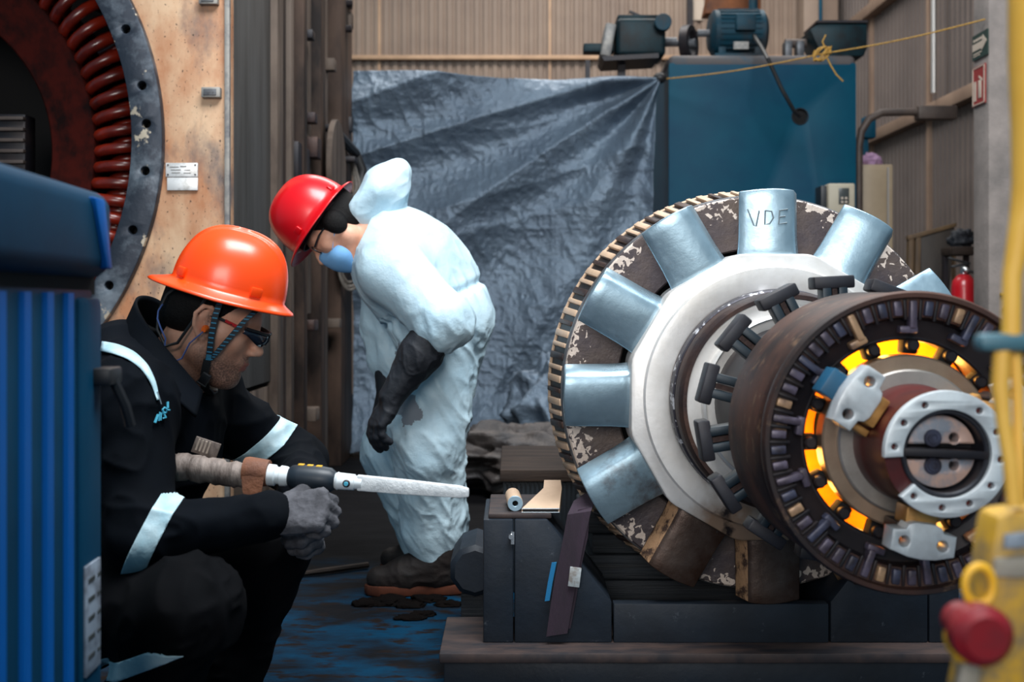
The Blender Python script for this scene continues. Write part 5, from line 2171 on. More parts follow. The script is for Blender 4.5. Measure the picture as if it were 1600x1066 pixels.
class Hand:
    """hand in a local frame: x to the fingers, y towards the thumb, z out of the back of the hand"""

    def __init__(self, wrist, fwd, back, thumb, s=1.0):
        self.c = np.array(wrist, float)
        f = Vector(fwd).normalized()
        z = Vector(back)
        z = (z - f * z.dot(f)).normalized()
        y = z.cross(f)
        if y.dot(Vector(thumb)) < 0:
            y = -y
        self.R = np.array([f, y, z]).T
        self.s = s

    def p(self, v):
        return self.c + self.R @ (np.array(v) * self.s)

    def prims(self, curl, thumb_curl=0.6, fr=0.0098, spread=0.06, cuff=None):
        q = []
        S = self.s

        def add(a, ra, b, rb, k):
            q.append(RC(self.p(a), ra * S, self.p(b), rb * S, k))
        # palm as a fan of four metacarpals
        for y0, y1, L in ((0.016, 0.030, 0.088), (0.006, 0.011, 0.092), (-0.006, -0.010, 0.088), (-0.016, -0.029, 0.080)):
            add((0.0, y0, 0), 0.019, (L, y1, 0.002), 0.0135, 0.012)
        add((0.03, 0.024, -0.010), 0.016, (0.05, 0.018, -0.010), 0.014, 0.012)
        add((0.03, -0.022, -0.010), 0.014, (0.06, -0.022, -0.008), 0.012, 0.012)
        for j, (y1, L, l) in enumerate(((0.030, 0.088, 0.074), (0.011, 0.092, 0.082), (-0.010, 0.088, 0.077), (-0.029, 0.080, 0.060))):
            cv = curl[j]
            a = 0.0
            pt = np.array((L, y1, 0.002))
            dy = spread * (y1 / 0.03)
            for i, (fr_, seg) in enumerate(((0.46, 1.0), (0.30, 1.15), (0.24, 0.8))):
                a += cv * seg
                d = np.array((math.cos(a), dy * math.cos(a), -math.sin(a)))
                nx = pt + d * l * fr_
                r0 = fr * (1.06 - 0.08 * i) * (0.9 if j == 3 else 1)
                q.append(RC(self.p(pt), r0 * S, self.p(nx), r0 * 0.94 * S, 0.0045))
                pt = nx
        # thumb leaves the side of the palm near its base
        b0 = np.array((0.022, 0.026, -0.008))
        b1 = b0 + np.array((0.030, 0.028, -0.012))
        tc = thumb_curl
        b2 = b1 + 0.034 * np.array((math.cos(0.5 + tc * 0.3), 0.25 - tc * 0.4, -0.5 * tc - 0.1))
        b3 = b2 + 0.028 * np.array((math.cos(0.5), -0.1 - tc * 0.5, -0.6 * tc))
        add(b0, 0.0165, b1, 0.0135, 0.012)
        add(b1, 0.0125, b2, 0.0108, 0.005)
        add(b2, 0.0108, b3, 0.0092, 0.004)
        if cuff:
            add((0.01, 0, 0), 0.026, (-cuff, 0, 0), 0.034, 0.02)
        return q


def wrinkle(V, Q, amp, sc, seed, stretch=None):
    N = normals(V, Q)
    p = V * sc if stretch is None else (V @ stretch) * sc
    wv = np.stack([vnoise(V * sc * 0.5 + 11.3 * i, seed + 7 + i) for i in range(3)], 1)
    d = ridged(p + wv * 1.6, seed) ** 2 - 0.35 + 0.5 * (ridged(p * 2.1 + wv * 2.2, seed + 3) ** 2 - 0.35)
    return V + N * (d * amp)[:, None]


def band(V, Q, mask_v, off):
    """faces of a garment inside a mask, lifted a little: a sewn-on strip"""
    fm = mask_v[Q].all(1)
    N = normals(V, Q)
    return V + N * off, Q[fm]


def poly_dist(p2, poly):
    d = np.full(len(p2), 1e6)
    for a, b in zip(poly[:-1], poly[1:]):
        a = np.array(a)
        b = np.array(b)
        t = np.clip(((p2 - a) @ (b - a)) / ((b - a) @ (b - a)), 0, 1)
        d = np.minimum(d, np.linalg.norm(p2 - a - t[:, None] * (b - a), axis=1))
    return d


def img(V):
    """pixel column and row of world points, for laying out cut lines of garments"""
    return np.stack([CX + F * V[:, 0] / V[:, 1], CY - F * (V[:, 2] - H) / V[:, 1]], 1)


def skin_mat(name, c, c2, headobj=None, stubble=False):
    m = mat(name, c, 0.5, 0, c2=c2, s=14, lo=0.35, hi=0.7, bump=(220, 0.12, 0.002))
    return m


skin_mat('skin', lin(228, 172, 144), lin(206, 146, 120))
mat('stubble', lin(108, 78, 66), 0.6, 0, c2=lin(62, 46, 42), s=90, lo=0.42, hi=0.58, bump=(300, 0.3, 0.002))
mat('lips', lin(164, 100, 88), 0.45)
nt = M('skin').node_tree
pb = nt.nodes['Principled BSDF']
src = pb.inputs['Base Color'].links[0].from_socket
an = nt.nodes.new('ShaderNodeAttribute')
an.attribute_name = 'beard'
tc = nt.nodes.new('ShaderNodeTexCoord')
nn = nt.nodes.new('ShaderNodeTexNoise')
nn.inputs['Scale'].default_value = 260
nn.inputs['Detail'].default_value = 3
nt.links.new(tc.outputs['Object'], nn.inputs['Vector'])
mr = nt.nodes.new('ShaderNodeMapRange')
mr.inputs['From Min'].default_value = 0.35
mr.inputs['From Max'].default_value = 0.6
mr.inputs['To Min'].default_value = 0.35
mr.inputs['To Max'].default_value = 0.8
nt.links.new(nn.outputs['Fac'], mr.inputs['Value'])
mm = nt.nodes.new('ShaderNodeMath')
mm.operation = 'MULTIPLY'
nt.links.new(an.outputs['Fac'], mm.inputs[0])
nt.links.new(mr.outputs[0], mm.inputs[1])
mx = nt.nodes.new('ShaderNodeMix')
mx.data_type = 'RGBA'
nt.links.new(mm.outputs[0], mx.inputs['Factor'])
nt.links.new(src, mx.inputs['A'])
mx.inputs['B'].default_value = lin(58, 44, 42)
nt.links.new(mx.outputs['Result'], pb.inputs['Base Color'])
mat('pink_skin', lin(200, 150, 134), 0.5)

# ------------------------------------------------------------------ worker crouching with the tool
W1 = 2.45
p1 = empty('person', (P(230, 0, 2.4).x, 2.42, 0), label='person in an orange hard hat and dark coverall, crouching with a sanding tool', cat='person')
off1 = p1.location.copy()


def rebase(o, root):
    """keep world coordinates while parenting to the root at its base"""
    o.parent = root
    o.matrix_parent_inverse = Matrix.Translation(-root.location)
    return o


hc = P(335, 501, W1)
fw = Vector((math.cos(0.385), 0.10, -math.sin(0.385)))
up = Vector((math.sin(0.385), 0.0, math.cos(0.385)))
h1 = Head(hc, fw, up, 1.04)
J = dict(
    neck=P(264, 585, 2.47), chest=P(232, 690, 2.47), belly=P(172, 820, 2.48), pelvis=P(128, 925, 2.5),
    shr=P(205, 640, 2.27), elr=P(226, 838, 2.16), wrr=P(425, 806, 2.20),
    shl=P(318, 632, 2.62), ell=P(462, 722, 2.70), wrl=P(478, 782, 2.42),
    hipr=P(112, 935, 2.36), knr=P(292, 952, 2.10), anr=P(195, 1160, 2.24),
    hipl=P(150, 918, 2.62), knl=P(420, 842, 2.47), anl=P(338, 1085, 2.50))
A1 = {k: np.array(v) for k, v in J.items()}


def limb_body(A, sc=1.0):
    q = []
    q.append(RC(A['pelvis'], 0.125, A['belly'], 0.115, 0.06))
    q.append(RC(A['belly'], 0.115, A['chest'], 0.125, 0.06))
    q.append(RC(A['chest'], 0.11, (A['chest'] + A['neck']) / 2, 0.09, 0.06))
    q.append(RC((A['chest'] + A['neck']) / 2, 0.08, A['neck'], 0.06, 0.05))
    for s in 'rl':
        q.append(RC((A['chest'] + A['neck']) / 2, 0.07, A['sh' + s], 0.062, 0.04))
        q.append(RC(A['sh' + s], 0.058, A['el' + s], 0.042, 0.03))
        q.append(RC(A['el' + s], 0.042, A['wr' + s], 0.028, 0.02))
        q.append(RC(A['pelvis'], 0.10, A['hip' + s], 0.10, 0.05))
        q.append(RC(A['hip' + s], 0.092, A['kn' + s], 0.062, 0.04))
        q.append(RC(A['kn' + s], 0.060, A['an' + s], 0.042, 0.03))
    return q


def make_body(A, h, neckbase, name='body', res=0.0042, beard=True):
    q = limb_body(A)
    q += [RC(h.p(-0.035, 0, -0.06), 0.054, neckbase, 0.064, 0.04), RC(h.p(-0.01, 0, -0.075), 0.046, neckbase, 0.06, 0.03)]
    q += h.prims(ears=beard)
    V, Q = sdf_mesh(q, res, 0.02, smooth=1)
    L = (V - h.c) @ h.R / h.s
    fc = L[Q].mean(1)
    fm = np.zeros(len(Q), int)
    if beard:
        x, y, z = fc[:, 0], np.abs(fc[:, 1]), fc[:, 2]
        jit = 0.008 * (vnoise(fc * 160, 4) - 0.5)
        jaw = (z < -0.046 + jit + 0.5 * np.maximum(0, 0.045 - x) * 0.55) & (x > -0.008 + jit) & (z > -0.14) & (x < 0.2) & (y < 0.085)
        side_ = (x > -0.006 + jit) & (x < 0.016 + jit) & (y > 0.05) & (z < 0.03) & (z > -0.09)
        mou = (np.abs(z + 0.050 + jit) < 0.0075) & (x > 0.075) & (y < 0.03)
        lip = (np.abs(z + 0.0655) < 0.0105) & (x > 0.086) & (y < 0.021)
        fm[lip] = 1
    o = mesh_np(name, V, Q, None, None, ['skin', 'lips'], fm)
    at = o.data.attributes.new('beard', 'FLOAT', 'POINT')
    Lu = (np.array([v.co for v in o.data.vertices]) - h.c) @ h.R / h.s
    x, y, z = Lu[:, 0], np.abs(Lu[:, 1]), Lu[:, 2]
    sm = lambda a, b_, t: np.clip((t - a) / (b_ - a), 0, 1)
    jaw = sm(-0.035, -0.075, z + 0.35 * np.maximum(0, 0.04 - x) * -1.0) * sm(-0.03, 0.02, x) * sm(-0.17, -0.13, z)
    mou = sm(0.013, 0.006, np.abs(z + 0.050)) * sm(0.07, 0.08, x) * sm(0.034, 0.024, y)
    sd_ = sm(0.016, 0.008, np.abs(x - 0.006)) * sm(0.04, 0.055, y) * sm(0.035, 0.02, z) * sm(-0.05, -0.02, z)
    val = (np.maximum(np.maximum(jaw, mou), sd_) * (1 if beard else 0)).astype(np.float32)
    at.data.foreach_set('value', val)
    return o


nb1 = A1['neck'] + (A1['chest'] - A1['neck']) * 0.15
rebase(make_body(A1, h1, nb1), p1)

# short hair under the hat
q = [h1.el((-0.016, 0, 0.040), (0.101, 0.081, 0.093), 0.01), h1.el((-0.058, 0, -0.006), (0.055, 0.066, 0.050), 0.02)]
q.append(CUT(h1.el((0.085, 0, -0.03), (0.092, 0.12, 0.105), 0.006)))
q.append(CUT(h1.el((-0.01, 0.085, -0.03), (0.026, 0.03, 0.055), 0.004)))
q.append(CUT(h1.el((-0.01, -0.085, -0.03), (0.026, 0.03, 0.055), 0.004)))
q.append(CUT(h1.el((-0.03, 0, -0.125), (0.2, 0.2, 0.085), 0.006)))
V, Q = sdf_mesh(q, 0.004, 0.01)
rebase(mesh_np('hair', V, Q, 'hair_black'), p1)

# coverall
A = A1
q = []
q.append(RC(A['pelvis'], 0.150, A['belly'], 0.148, 0.07))
q.append(RC(A['belly'], 0.148, A['chest'], 0.142, 0.07))
q.append(RC(A['chest'], 0.135, (A['chest'] + A['neck']) / 2, 0.115, 0.06))
for s in 'rl':
    m_ = (A['chest'] + A['neck']) / 2
    q.append(RC(P(196, 572, 2.46), 0.088, A['sh' + s] + np.array([-0.02, 0, 0.03]), 0.080, 0.05))
    q.append(RC(m_, 0.095, A['sh' + s], 0.082, 0.05))
    q.append(RC(A['sh' + s], 0.080, A['el' + s], 0.064, 0.04))
    q.append(RC(A['el' + s], 0.064, A['wr' + s] + (A['el' + s] - A['wr' + s]) * 0.04, 0.046, 0.03))
# stand-up collar: thick ring round the neck, cut open for the neck
nk = A['neck']
q.append(RC(nk + np.array([-0.03, 0, -0.05]), 0.085, nk + np.array([-0.03, 0, -0.02]), 0.075, 0.04))
q.append(CUT(RC(h1.p(-0.035, 0, -0.065), 0.062, nk + np.array([-0.01, 0, 0.02]), 0.068, 0.012)))
q.append(CUT(RC(h1.p(0.02, 0, -0.08), 0.070, h1.p(0.07, 0, -0.10), 0.06, 0.012)))
q.append(CUT(h1.el((0.0, 0, 0.01), (0.13, 0.11, 0.11), 0.012)))
V, Q = sdf_mesh(q, 0.0052, 0.03, smooth=2)
V = wrinkle(V, Q, 0.011, 11, 5)
cov = rebase(mesh_np('coverall_jacket', V, Q, 'navy_cloth'), p1)
JV, JQ = V, Q
# trousers
q = []
q.append(RC(A['pelvis'], 0.158, A['belly'], 0.150, 0.06))
for s in 'rl':
    q.append(RC(A['pelvis'], 0.13, A['hip' + s], 0.13, 0.05))
    q.append(RC(A['hip' + s], 0.125, A['kn' + s], 0.092, 0.05))
    q.append(RC(A['kn' + s], 0.090, A['an' + s] + (A['kn' + s] - A['an' + s]) * 0.08, 0.078, 0.03))
q.append(CUT(SP(A['chest'], 0.19, 0.02)))
V, Q = sdf_mesh(q, 0.0056, 0.04, smooth=2)
V = wrinkle(V, Q, 0.013, 9, 15)
V[:, 2] = np.maximum(V[:, 2], 0.025)
tr_ = rebase(mesh_np('trousers', V, Q, 'trouser_cloth'), p1)
TV, TQ = V, Q


def strip(name, V, Q, mask, parent, offm=0.0025, material='reflective', thick=0.002):
    Vb, Qb = band(V, Q, mask, offm)
    if len(Qb) == 0:
        print('EMPTY STRIP', name)
        return None
    o = mesh_np(name, Vb, Qb, material)
    md = o.modifiers.new('thickness', 'SOLIDIFY')
    md.thickness = thick
    md.offset = -1
    return rebase(o, parent)


def slab(name, V, Q, keep, c, nrm, half, parent, lift=0.0025):
    """strip of a garment between two parallel planes, cut cleanly and lifted a little"""
    N = normals(V, Q)
    Vb = V + N * lift
    nrm = np.array(Vector(nrm).normalized())
    near = keep & (np.abs((V - np.array(c)) @ nrm) < half + 0.03)
    Qb = Q[near[Q].all(1)]
    o = mesh_np(name, Vb, Qb, 'reflective')
    bm = bmesh.new()
    bm.from_mesh(o.data)
    for sg in (-1, 1):
        geom = bm.verts[:] + bm.edges[:] + bm.faces[:]
        bmesh.ops.bisect_plane(bm, geom=geom, plane_co=Vector(np.array(c) + sg * half * nrm), plane_no=Vector(sg * nrm), clear_outer=True)
    for f in bm.faces:
        f.smooth = True
    bm.to_mesh(o.data)
    bm.free()
    md = o.modifiers.new('thickness', 'SOLIDIFY')
    md.thickness = 0.002
    md.offset = -1
    return rebase(o, parent)


def surf_y(V, px, py, I_, rad=7):
    c = np.where(np.hypot(I_[:, 0] - px, I_[:, 1] - py) < rad)[0]
    return np.percentile(V[c, 1], 12) if len(c) else None


def surf_ribbon(name, V, line, wpx, parent, material='reflective', lift=0.004, n=26):
    """narrow sewn strip following a line over the visible side of a garment"""
    I_ = img(V)
    line = np.array(line, float)
    L = np.r_[0, np.cumsum(np.linalg.norm(np.diff(line, axis=0), axis=1))]
    t = np.linspace(0, L[-1], n)
    c = np.stack([np.interp(t, L, line[:, k]) for k in (0, 1)], 1)
    for _ in range(3):
        c[1:-1] = 0.25 * c[:-2] + 0.5 * c[1:-1] + 0.25 * c[2:]
    d = np.gradient(c, axis=0)
    nn_ = np.stack([-d[:, 1], d[:, 0]], 1) / np.linalg.norm(d, axis=1)[:, None]
    wv = np.interp(np.linspace(0, 1, n), np.linspace(0, 1, len(wpx)), wpx)
    rows = []
    for j in (-1, -0.33, 0.33, 1):
        p_ = c + nn_ * (wv * 0.5 * j)[:, None]
        ys = [surf_y(V, a, b_, I_) for a, b_ in p_]
        ok = [i for i, y in enumerate(ys) if y is not None]
        ys = np.interp(np.arange(n), ok, [ys[i] for i in ok])
        for _ in range(4):
            ys[1:-1] = 0.25 * ys[:-2] + 0.5 * ys[1:-1] + 0.25 * ys[2:]
        rows.append(np.array([P(a, b_, y - lift) for (a, b_), y in zip(p_, ys)]))
    G = np.stack(rows, 1).reshape(-1, 3)
    i = np.arange(n - 1)
    Q_ = np.concatenate([np.stack([i * 4 + k, i * 4 + k + 1, (i + 1) * 4 + k + 1, (i + 1) * 4 + k], 1) for k in range(3)])
    o = mesh_np(name, G, Q_, material)
    md = o.modifiers.new('thickness', 'SOLIDIFY')
    md.thickness = 0.002
    md.offset = 0
    return rebase(o, parent)


# band above the near elbow, band on the far sleeve, stripe over the near shoulder
el_, wr_ = A['elr'], A['wrr']
slab('reflective_band', JV, JQ, (JV[:, 1] < 2.32) & (img(JV)[:, 1] > 770), P(243, 828, 2.15), (0.90, 0.10, -0.43), 0.0195, p1)
slab('reflective_band', JV, JQ, (JV[:, 1] > 2.50) & (JV[:, 0] > P(362, 0, 2.62).x), P(412, 692, 2.66), (0.62, 0.25, -0.74), 0.021, p1)
surf_ribbon('shoulder_stripe', JV, [(158, 541), (180, 545), (205, 555), (226, 573), (240, 598), (247, 625)], [15, 16, 15, 12, 8, 4], p1)
slab('ankle_band', TV, TQ, (TV[:, 1] < 2.42) & (TV[:, 2] < 0.33), P(205, 1024, 2.2), (0.42, 0.0, -0.9), 0.016, p1)

# stand-up collar round the neck, open at the back
T_ = np.array([P(316, 612, 2.36), P(268, 560, 2.34), P(226, 506, 2.37), P(208, 470, 2.44), P(216, 456, 2.50), P(252, 464, 2.56), P(298, 520, 2.58), P(330, 588, 2.52)])
B_ = np.array([P(306, 652, 2.31), P(258, 614, 2.285), P(206, 570, 2.31), P(176, 535, 2.42), P(188, 520, 2.52), P(235, 535, 2.60), P(290, 575, 2.61), P(328, 630, 2.52)])


def smooth_rows(K, u):
    t = np.linspace(0, 1, len(K))
    fine = np.linspace(0, 1, 81)
    r = np.stack([np.interp(fine, t, K[:, k]) for k in range(3)], 1)
    for _ in range(60):
        r[1:-1] = 0.25 * r[:-2] + 0.5 * r[1:-1] + 0.25 * r[2:]
    return np.stack([np.interp(u, fine, r[:, k]) for k in range(3)], 1)


def collar(u, v):
    t_, b_ = smooth_rows(T_, u), smooth_rows(B_, u)
    m_ = t_ * v[:, None] + b_ * (1 - v[:, None])
    m_[:, 2] += 0.004 * np.sin(u * 9)
    return m_


co = grid_mesh('collar', collar, 60, 12, 'navy_cloth', None, 0.006)
rebase(co, p1)

# collar edge flap and patches
b = MB()
ctr = P(302, 708, 2.33)
b.box((0, 0, 0), (0.052, 0.004, 0.034), bev=0.001)
b.xf(Matrix.Translation(P(322, 700, 2.32)) @ euler((0.15, 0.35, 0.2)))
o = rebase(b.build('chest_patch', 'hose_tape'), p1)
b = MB()
for i in range(4):
    b.box((-0.018 + 0.0075 * i, -0.003, 0.002), (0.0035, 0.002, 0.024))
b.xf(Matrix.Translation(P(322, 700, 2.32)) @ euler((0.15, 0.35, 0.2)))
b.build('patch_print', 'sign_white', o).matrix_parent_inverse = Matrix.Identity(4)
# stitched emblem on the chest: short slanted strokes and a small loop


def on_jacket(px, py, lift=0.003):
    I_ = img(JV)
    cand = np.where(np.hypot(I_[:, 0] - px, I_[:, 1] - py) < 5)[0]
    if len(cand) == 0:
        return P(px, py, 2.3)
    i = cand[np.argmin(JV[cand, 1])]
    y = JV[i, 1] - lift
    return P(px, py, y)


b = MB()
for pts, r_ in (([(242, 661), (247, 648)], 0.0028), ([(248, 658), (250, 644)], 0.0016), ([(251, 657), (252, 645)], 0.0016), ([(254, 654), (258, 653), (254, 640), (257, 637), (261, 640), (259, 645), (255, 645)], 0.0022), ([(255, 645), (259, 653)], 0.0022), ([(262, 638), (262, 628)], 0.0026), ([(261, 641), (265, 641)], 0.0018)):
    b.tube([on_jacket(a, c) for a, c in pts], r_, 6)
rebase(b.build('chest_emblem', 'logo_cyan'), p1)
b = MB().sphere(on_jacket(292, 624, 0.002), 0.003, 8)
rebase(b.build('snap_button', 'chrome'), p1)
b = MB().tube([on_jacket(a, c, 0.001) for a, c in ((246, 612), (249, 622), (252, 632))], 0.0016, 6)
rebase(b.build('pen_clip', 'chrome'), p1)

# hard hat with straps
hat = hard_hat(h1, 0.074, 0.105, 'hat_orange', None, 'hard_hat', 'glossy orange full-brim hard hat', 0.122, 0.108, 0.130, 0.026, 0.024, 0.048)
rebase(hat, p1)


def hp1(x, y, z):
    return Vector(h1.p(x, y, z))


S = -1                                   # the near side is the person's right
bk = hp1(0.026, S * 0.074, -0.070)
for nm, pts in (('chin_strap', [(-0.004 + 0.012, S * 0.088, 0.058), (0.010, S * 0.090, 0.02), (0.017, S * 0.086, -0.02), (0.026, S * 0.078, -0.058), (0.028, S * 0.074, -0.07)]),
                ('chin_strap', [(0.080, S * 0.070, 0.060), (0.066, S * 0.076, 0.03), (0.052, S * 0.077, -0.01), (0.040, S * 0.077, -0.045), (0.030, S * 0.074, -0.07)])):
    b = MB()
    P3 = [hp1(*p) for p in pts]
    wd = (hp1(1, 0, 0.25) - hp1(0, 0, 0)).normalized()
    b.ribbon(P3, wd, 0.013, 0.0025)
    o = rebase(b.build(nm, 'strap_stripe'), p1)
    b = MB()
    for i in range(len(P3) - 1):
        for k in range(4):
            c = P3[i].lerp(P3[i + 1], (k + 0.5) / 4)
            t = (P3[i + 1] - P3[i]).normalized()
            nrm = t.cross(wd).normalized()
            if nrm.y > 0:
                nrm = -nrm
            b.ribbon([c + nrm * 0.0018 - t * 0.0012, c + nrm * 0.0018 + t * 0.0012], wd, 0.0105, 0.0008)
    b.build('webbing_pattern', 'strap_blue', o).matrix_parent_inverse = Matrix.Identity(4)
b = MB()
wd = (hp1(1, 0, 0.3) - hp1(0, 0, 0)).normalized()
b.ribbon([bk, hp1(0.030, S * 0.068, -0.10), hp1(0.040, S * 0.050, -0.128), hp1(0.050, S * 0.02, -0.140), hp1(0.050, -S * 0.02, -0.140), hp1(0.040, -S * 0.05, -0.128), hp1(0.030, -S * 0.07, -0.08), hp1(0.03, -S * 0.085, 0.05)], wd, [0.016, 0.016, 0.018, 0.018, 0.018, 0.016, 0.014, 0.014], 0.004)
rebase(b.build('chin_strap', 'cable_black'), p1)
b = MB()
b.box((0, 0, 0), (0.020, 0.010, 0.030), bev=0.003)
b.box((0, -0.004, -0.012), (0.022, 0.006, 0.004), bev=0.001)
b.xf(Matrix.Translation(hp1(0.034, S * 0.066, -0.110)) @ h1.mtx().to_3x3().to_4x4() @ euler((0.35, 0.2, 0)))
rebase(b.build('buckle', 'dark_plastic'), p1)
b = MB()
b.tube([hp1(-0.075, S * 0.070, 0.055), hp1(-0.098, S * 0.060, 0.02), hp1(-0.100, S * 0.064, -0.015), hp1(-0.088, S * 0.072, -0.050), hp1(-0.060, S * 0.078, -0.075), hp1(-0.040, S * 0.080, -0.060), hp1(-0.028, S * 0.084, -0.010), hp1(-0.02, S * 0.088, 0.05)], 0.0035, 8)
rebase(b.build('nape_strap', 'cable_black'), p1)
b = MB()
b.tube([hp1(0.0, S * 0.088, -0.014), hp1(0.0, S * 0.097, -0.020), hp1(-0.016, S * 0.092, -0.05), hp1(-0.020, S * 0.085, -0.085), hp1(-0.040, S * 0.080, -0.105), hp1(-0.058, S * 0.080, -0.085), hp1(-0.065, S * 0.080, -0.060), hp1(-0.080, S * 0.082, -0.045), hp1(-0.095, S * 0.075, -0.030), hp1(-0.100, S * 0.070, -0.015), hp1(-0.098, S * 0.064, 0.0)], 0.0018, 6)
rebase(b.build('plug_cord', 'cord_blue'), p1)
b = MB()
b.tube([hp1(0.002, S * 0.076, -0.010), hp1(0.001, S * 0.088, -0.012), hp1(0.0, S * 0.097, -0.015)], [0.0055, 0.0075, 0.005], 10)
rebase(b.build('ear_plug', 'plug_orange'), p1)
# safety glasses
gl = empty('safety_glasses', (0, 0, 0))
rebase(gl, p1)
for s in (-1, 1):
    b = MB()
    b.tube([hp1(-0.018, s * 0.080, 0.014), hp1(0.020, s * 0.079, 0.016), hp1(0.045, s * 0.074, 0.014)], 0.0032, 8)
    b.build('temple_tip', 'dark_plastic', gl)
    b = MB()
    b.tube([hp1(0.030, s * 0.0775, 0.016), hp1(0.062, s * 0.069, 0.012)], 0.0036, 8)
    b.build('temple', 'glasses_red', gl)
    b = MB()
    n_ = 10
    rows = []
    for i in range(n_ + 1):
        t = i / n_
        y = s * (0.006 + 0.062 * t)
        x = 0.115 - 0.044 * t ** 2.0
        hgt_ = 0.019 * (1 - 0.35 * t ** 3)
        rows.append([hp1(x, y, 0.014), hp1(x + 0.002, y, 0.014 - hgt_ * 0.7), hp1(x - 0.001, y, 0.014 - hgt_ * 1.5 * (0.55 + 0.45 * math.sin(PI * min(1, t + 0.12))))])
    vs = [[b.bm.verts.new(p) for p in r] for r in rows]
    for i in range(n_):
        for k in range(2):
            b.bm.faces.new([vs[i][k], vs[i + 1][k], vs[i + 1][k + 1], vs[i][k + 1]])
    o = b.build('lens', 'lens_dark', gl)
    md = o.modifiers.new('thickness', 'SOLIDIFY')
    md.thickness = 0.002
    b = MB()
    b.tube([hp1(0.116 - 0.044 * t ** 2.0, s * (0.004 + 0.064 * t), 0.0155) for t in np.linspace(0, 1, 9)], 0.0035, 8)
    b.build('brow_bar', 'dark_plastic', gl)

# gloved hands
wr = A['wrr']
hr = Hand(wr + np.array([0.0, 0, 0]), (0.97, 0.06, 0.10), (0.05, -0.75, 0.62), (0.2, 0.6, 0.75), 1.08)
q = hr.prims((1.05, 1.10, 1.10, 1.15), 0.9, 0.0108, cuff=0.035)
V, Q = sdf_mesh(q, 0.0026, 0.006, smooth=1)
V = wrinkle(V, Q, 0.0018, 60, 41)
rebase(mesh_np('glove', V, Q, 'glove_grey'), p1)
wl = A['wrl']
hl_ = Hand(P(478, 806, 2.40), (0.30, -0.75, -0.25), (0.75, 0.45, 0.3), (0.1, 0.1, 0.9), 1.06)
q = hl_.prims((0.9, 1.0, 1.05, 1.1), 0.8, 0.0108, cuff=0.03)
V, Q = sdf_mesh(q, 0.0028, 0.006, smooth=1)
V = wrinkle(V, Q, 0.0018, 60, 43)
rebase(mesh_np('glove', V, Q, 'glove_grey'), p1)


# boots


def boot(root, heel, toe_dir, m_up, m_sole, s=1.0, lift=0.0, nm='boot'):
    """work boot standing on the floor: upper, sole, laces"""
    f = Vector((toe_dir[0], toe_dir[1], 0)).normalized()
    sd = Vector((-f.y, f.x, 0))
    hb = Vector((heel[0], heel[1], lift))

    def bp(x, y, z):
        return np.array(hb + f * x * s + sd * y * s + Vector((0, 0, z * s)))
    q = [RC(bp(0.035, 0, 0.055), 0.040, bp(0.17, 0, 0.050), 0.044, 0.03), RC(bp(0.17, 0.004, 0.050), 0.046, bp(0.245, 0.006, 0.048), 0.038, 0.03),
         RC(bp(0.06, 0, 0.06), 0.046, bp(0.045, 0, 0.17), 0.052, 0.04), RC(bp(0.05, 0, 0.12), 0.05, bp(0.16, 0, 0.07), 0.04, 0.05)]
    V, Q = sdf_mesh(q, 0.005, 0.02, 1)
    V = wrinkle(V, Q, 0.003, 24, 77)
    V[:, 2] = np.maximum(V[:, 2], lift + 0.018 * s)
    o = mesh_np(nm, V, Q, m_up)
    rebase(o, root)
    b = MB()
    ol = []
    for x, y in ((-0.012, 0.0), (-0.008, 0.030), (0.03, 0.040), (0.10, 0.036), (0.17, 0.050), (0.235, 0.052), (0.275, 0.030), (0.287, 0.004), (0.275, -0.028), (0.23, -0.044), (0.17, -0.046), (0.10, -0.036), (0.03, -0.040), (-0.008, -0.030)):
        q_ = hb + f * x * s + sd * y * s
        ol.append((q_.x, q_.y))
    b.prism(ol, lift + 0.002, lift + 0.032 * s, axis='Z', bev=0.006)
    so = b.build('sole', m_sole)
    so.parent = o
    b = MB()
    for i in range(5):
        x = 0.10 + 0.022 * i
        z = 0.150 - 0.016 * i
        b.tube([bp(x, 0.03, z - 0.012), bp(x + 0.004, 0, z), bp(x, -0.03, z - 0.012)], 0.003, 6)
    lo_ = b.build('laces', 'lace')
    lo_.parent = o
    return o


boot(p1, P(165, 0, 2.27), (1.0, -0.12), 'boot_brown', 'sole_rust', 1.0)
boot(p1, P(285, 0, 2.53), (1.0, -0.1), 'boot_brown', 'sole_rust', 0.95)

# ------------------------------------------------------------------ sanding tool in the hands
T0 = P(250, 727, 2.30)
T1 = P(735, 770, 2.26)
ax = (T1 - T0).normalized()
tool = empty('belt_sander', T0, label='air file belt sander with taped hose and white arm, held by the crouching person', cat='power tool')
TL = (T1 - T0).length


def tp(px, dz=0.0, dy=0.0):
    s = (px - 250) / (735 - 250)
    return T0.lerp(T1, s) + Vector((0, dy, dz)) - T0


pts, rr_ = [], []
for i in range(30):
    s = i / 29
    x = 250 + (388 - 250) * s
    pts.append(tp(x, 0.012 * math.sin(s * 5) * 0.3 - 0.003 + 0.004 * math.sin(s * 23) * 0.3))
    rr_.append(0.0285 - 0.004 * s + 0.0016 * math.sin(s * 31) + 0.001 * math.sin(s * 67))
MB().tube(pts, rr_, 20).build('taped_hose', 'hose_tape', tool)
b = MB()
b.tube([tp(384, 0.004), tp(390, 0.004), tp(416, 0.003), tp(422, 0.003)], [0.027, 0.029, 0.0275, 0.026], 20)
b.build('leather_wrap', 'leather', tool)
b = MB()
b.ribbon([tp(402, 0.0, -0.026), tp(401, -0.03, -0.029), tp(403, -0.055, -0.026), tp(405, -0.066, -0.02)], Vector((1, 0, 0.05)), [0.046, 0.038, 0.026, 0.018], 0.003)
b.build('leather_flap', 'leather', tool)
b = MB()
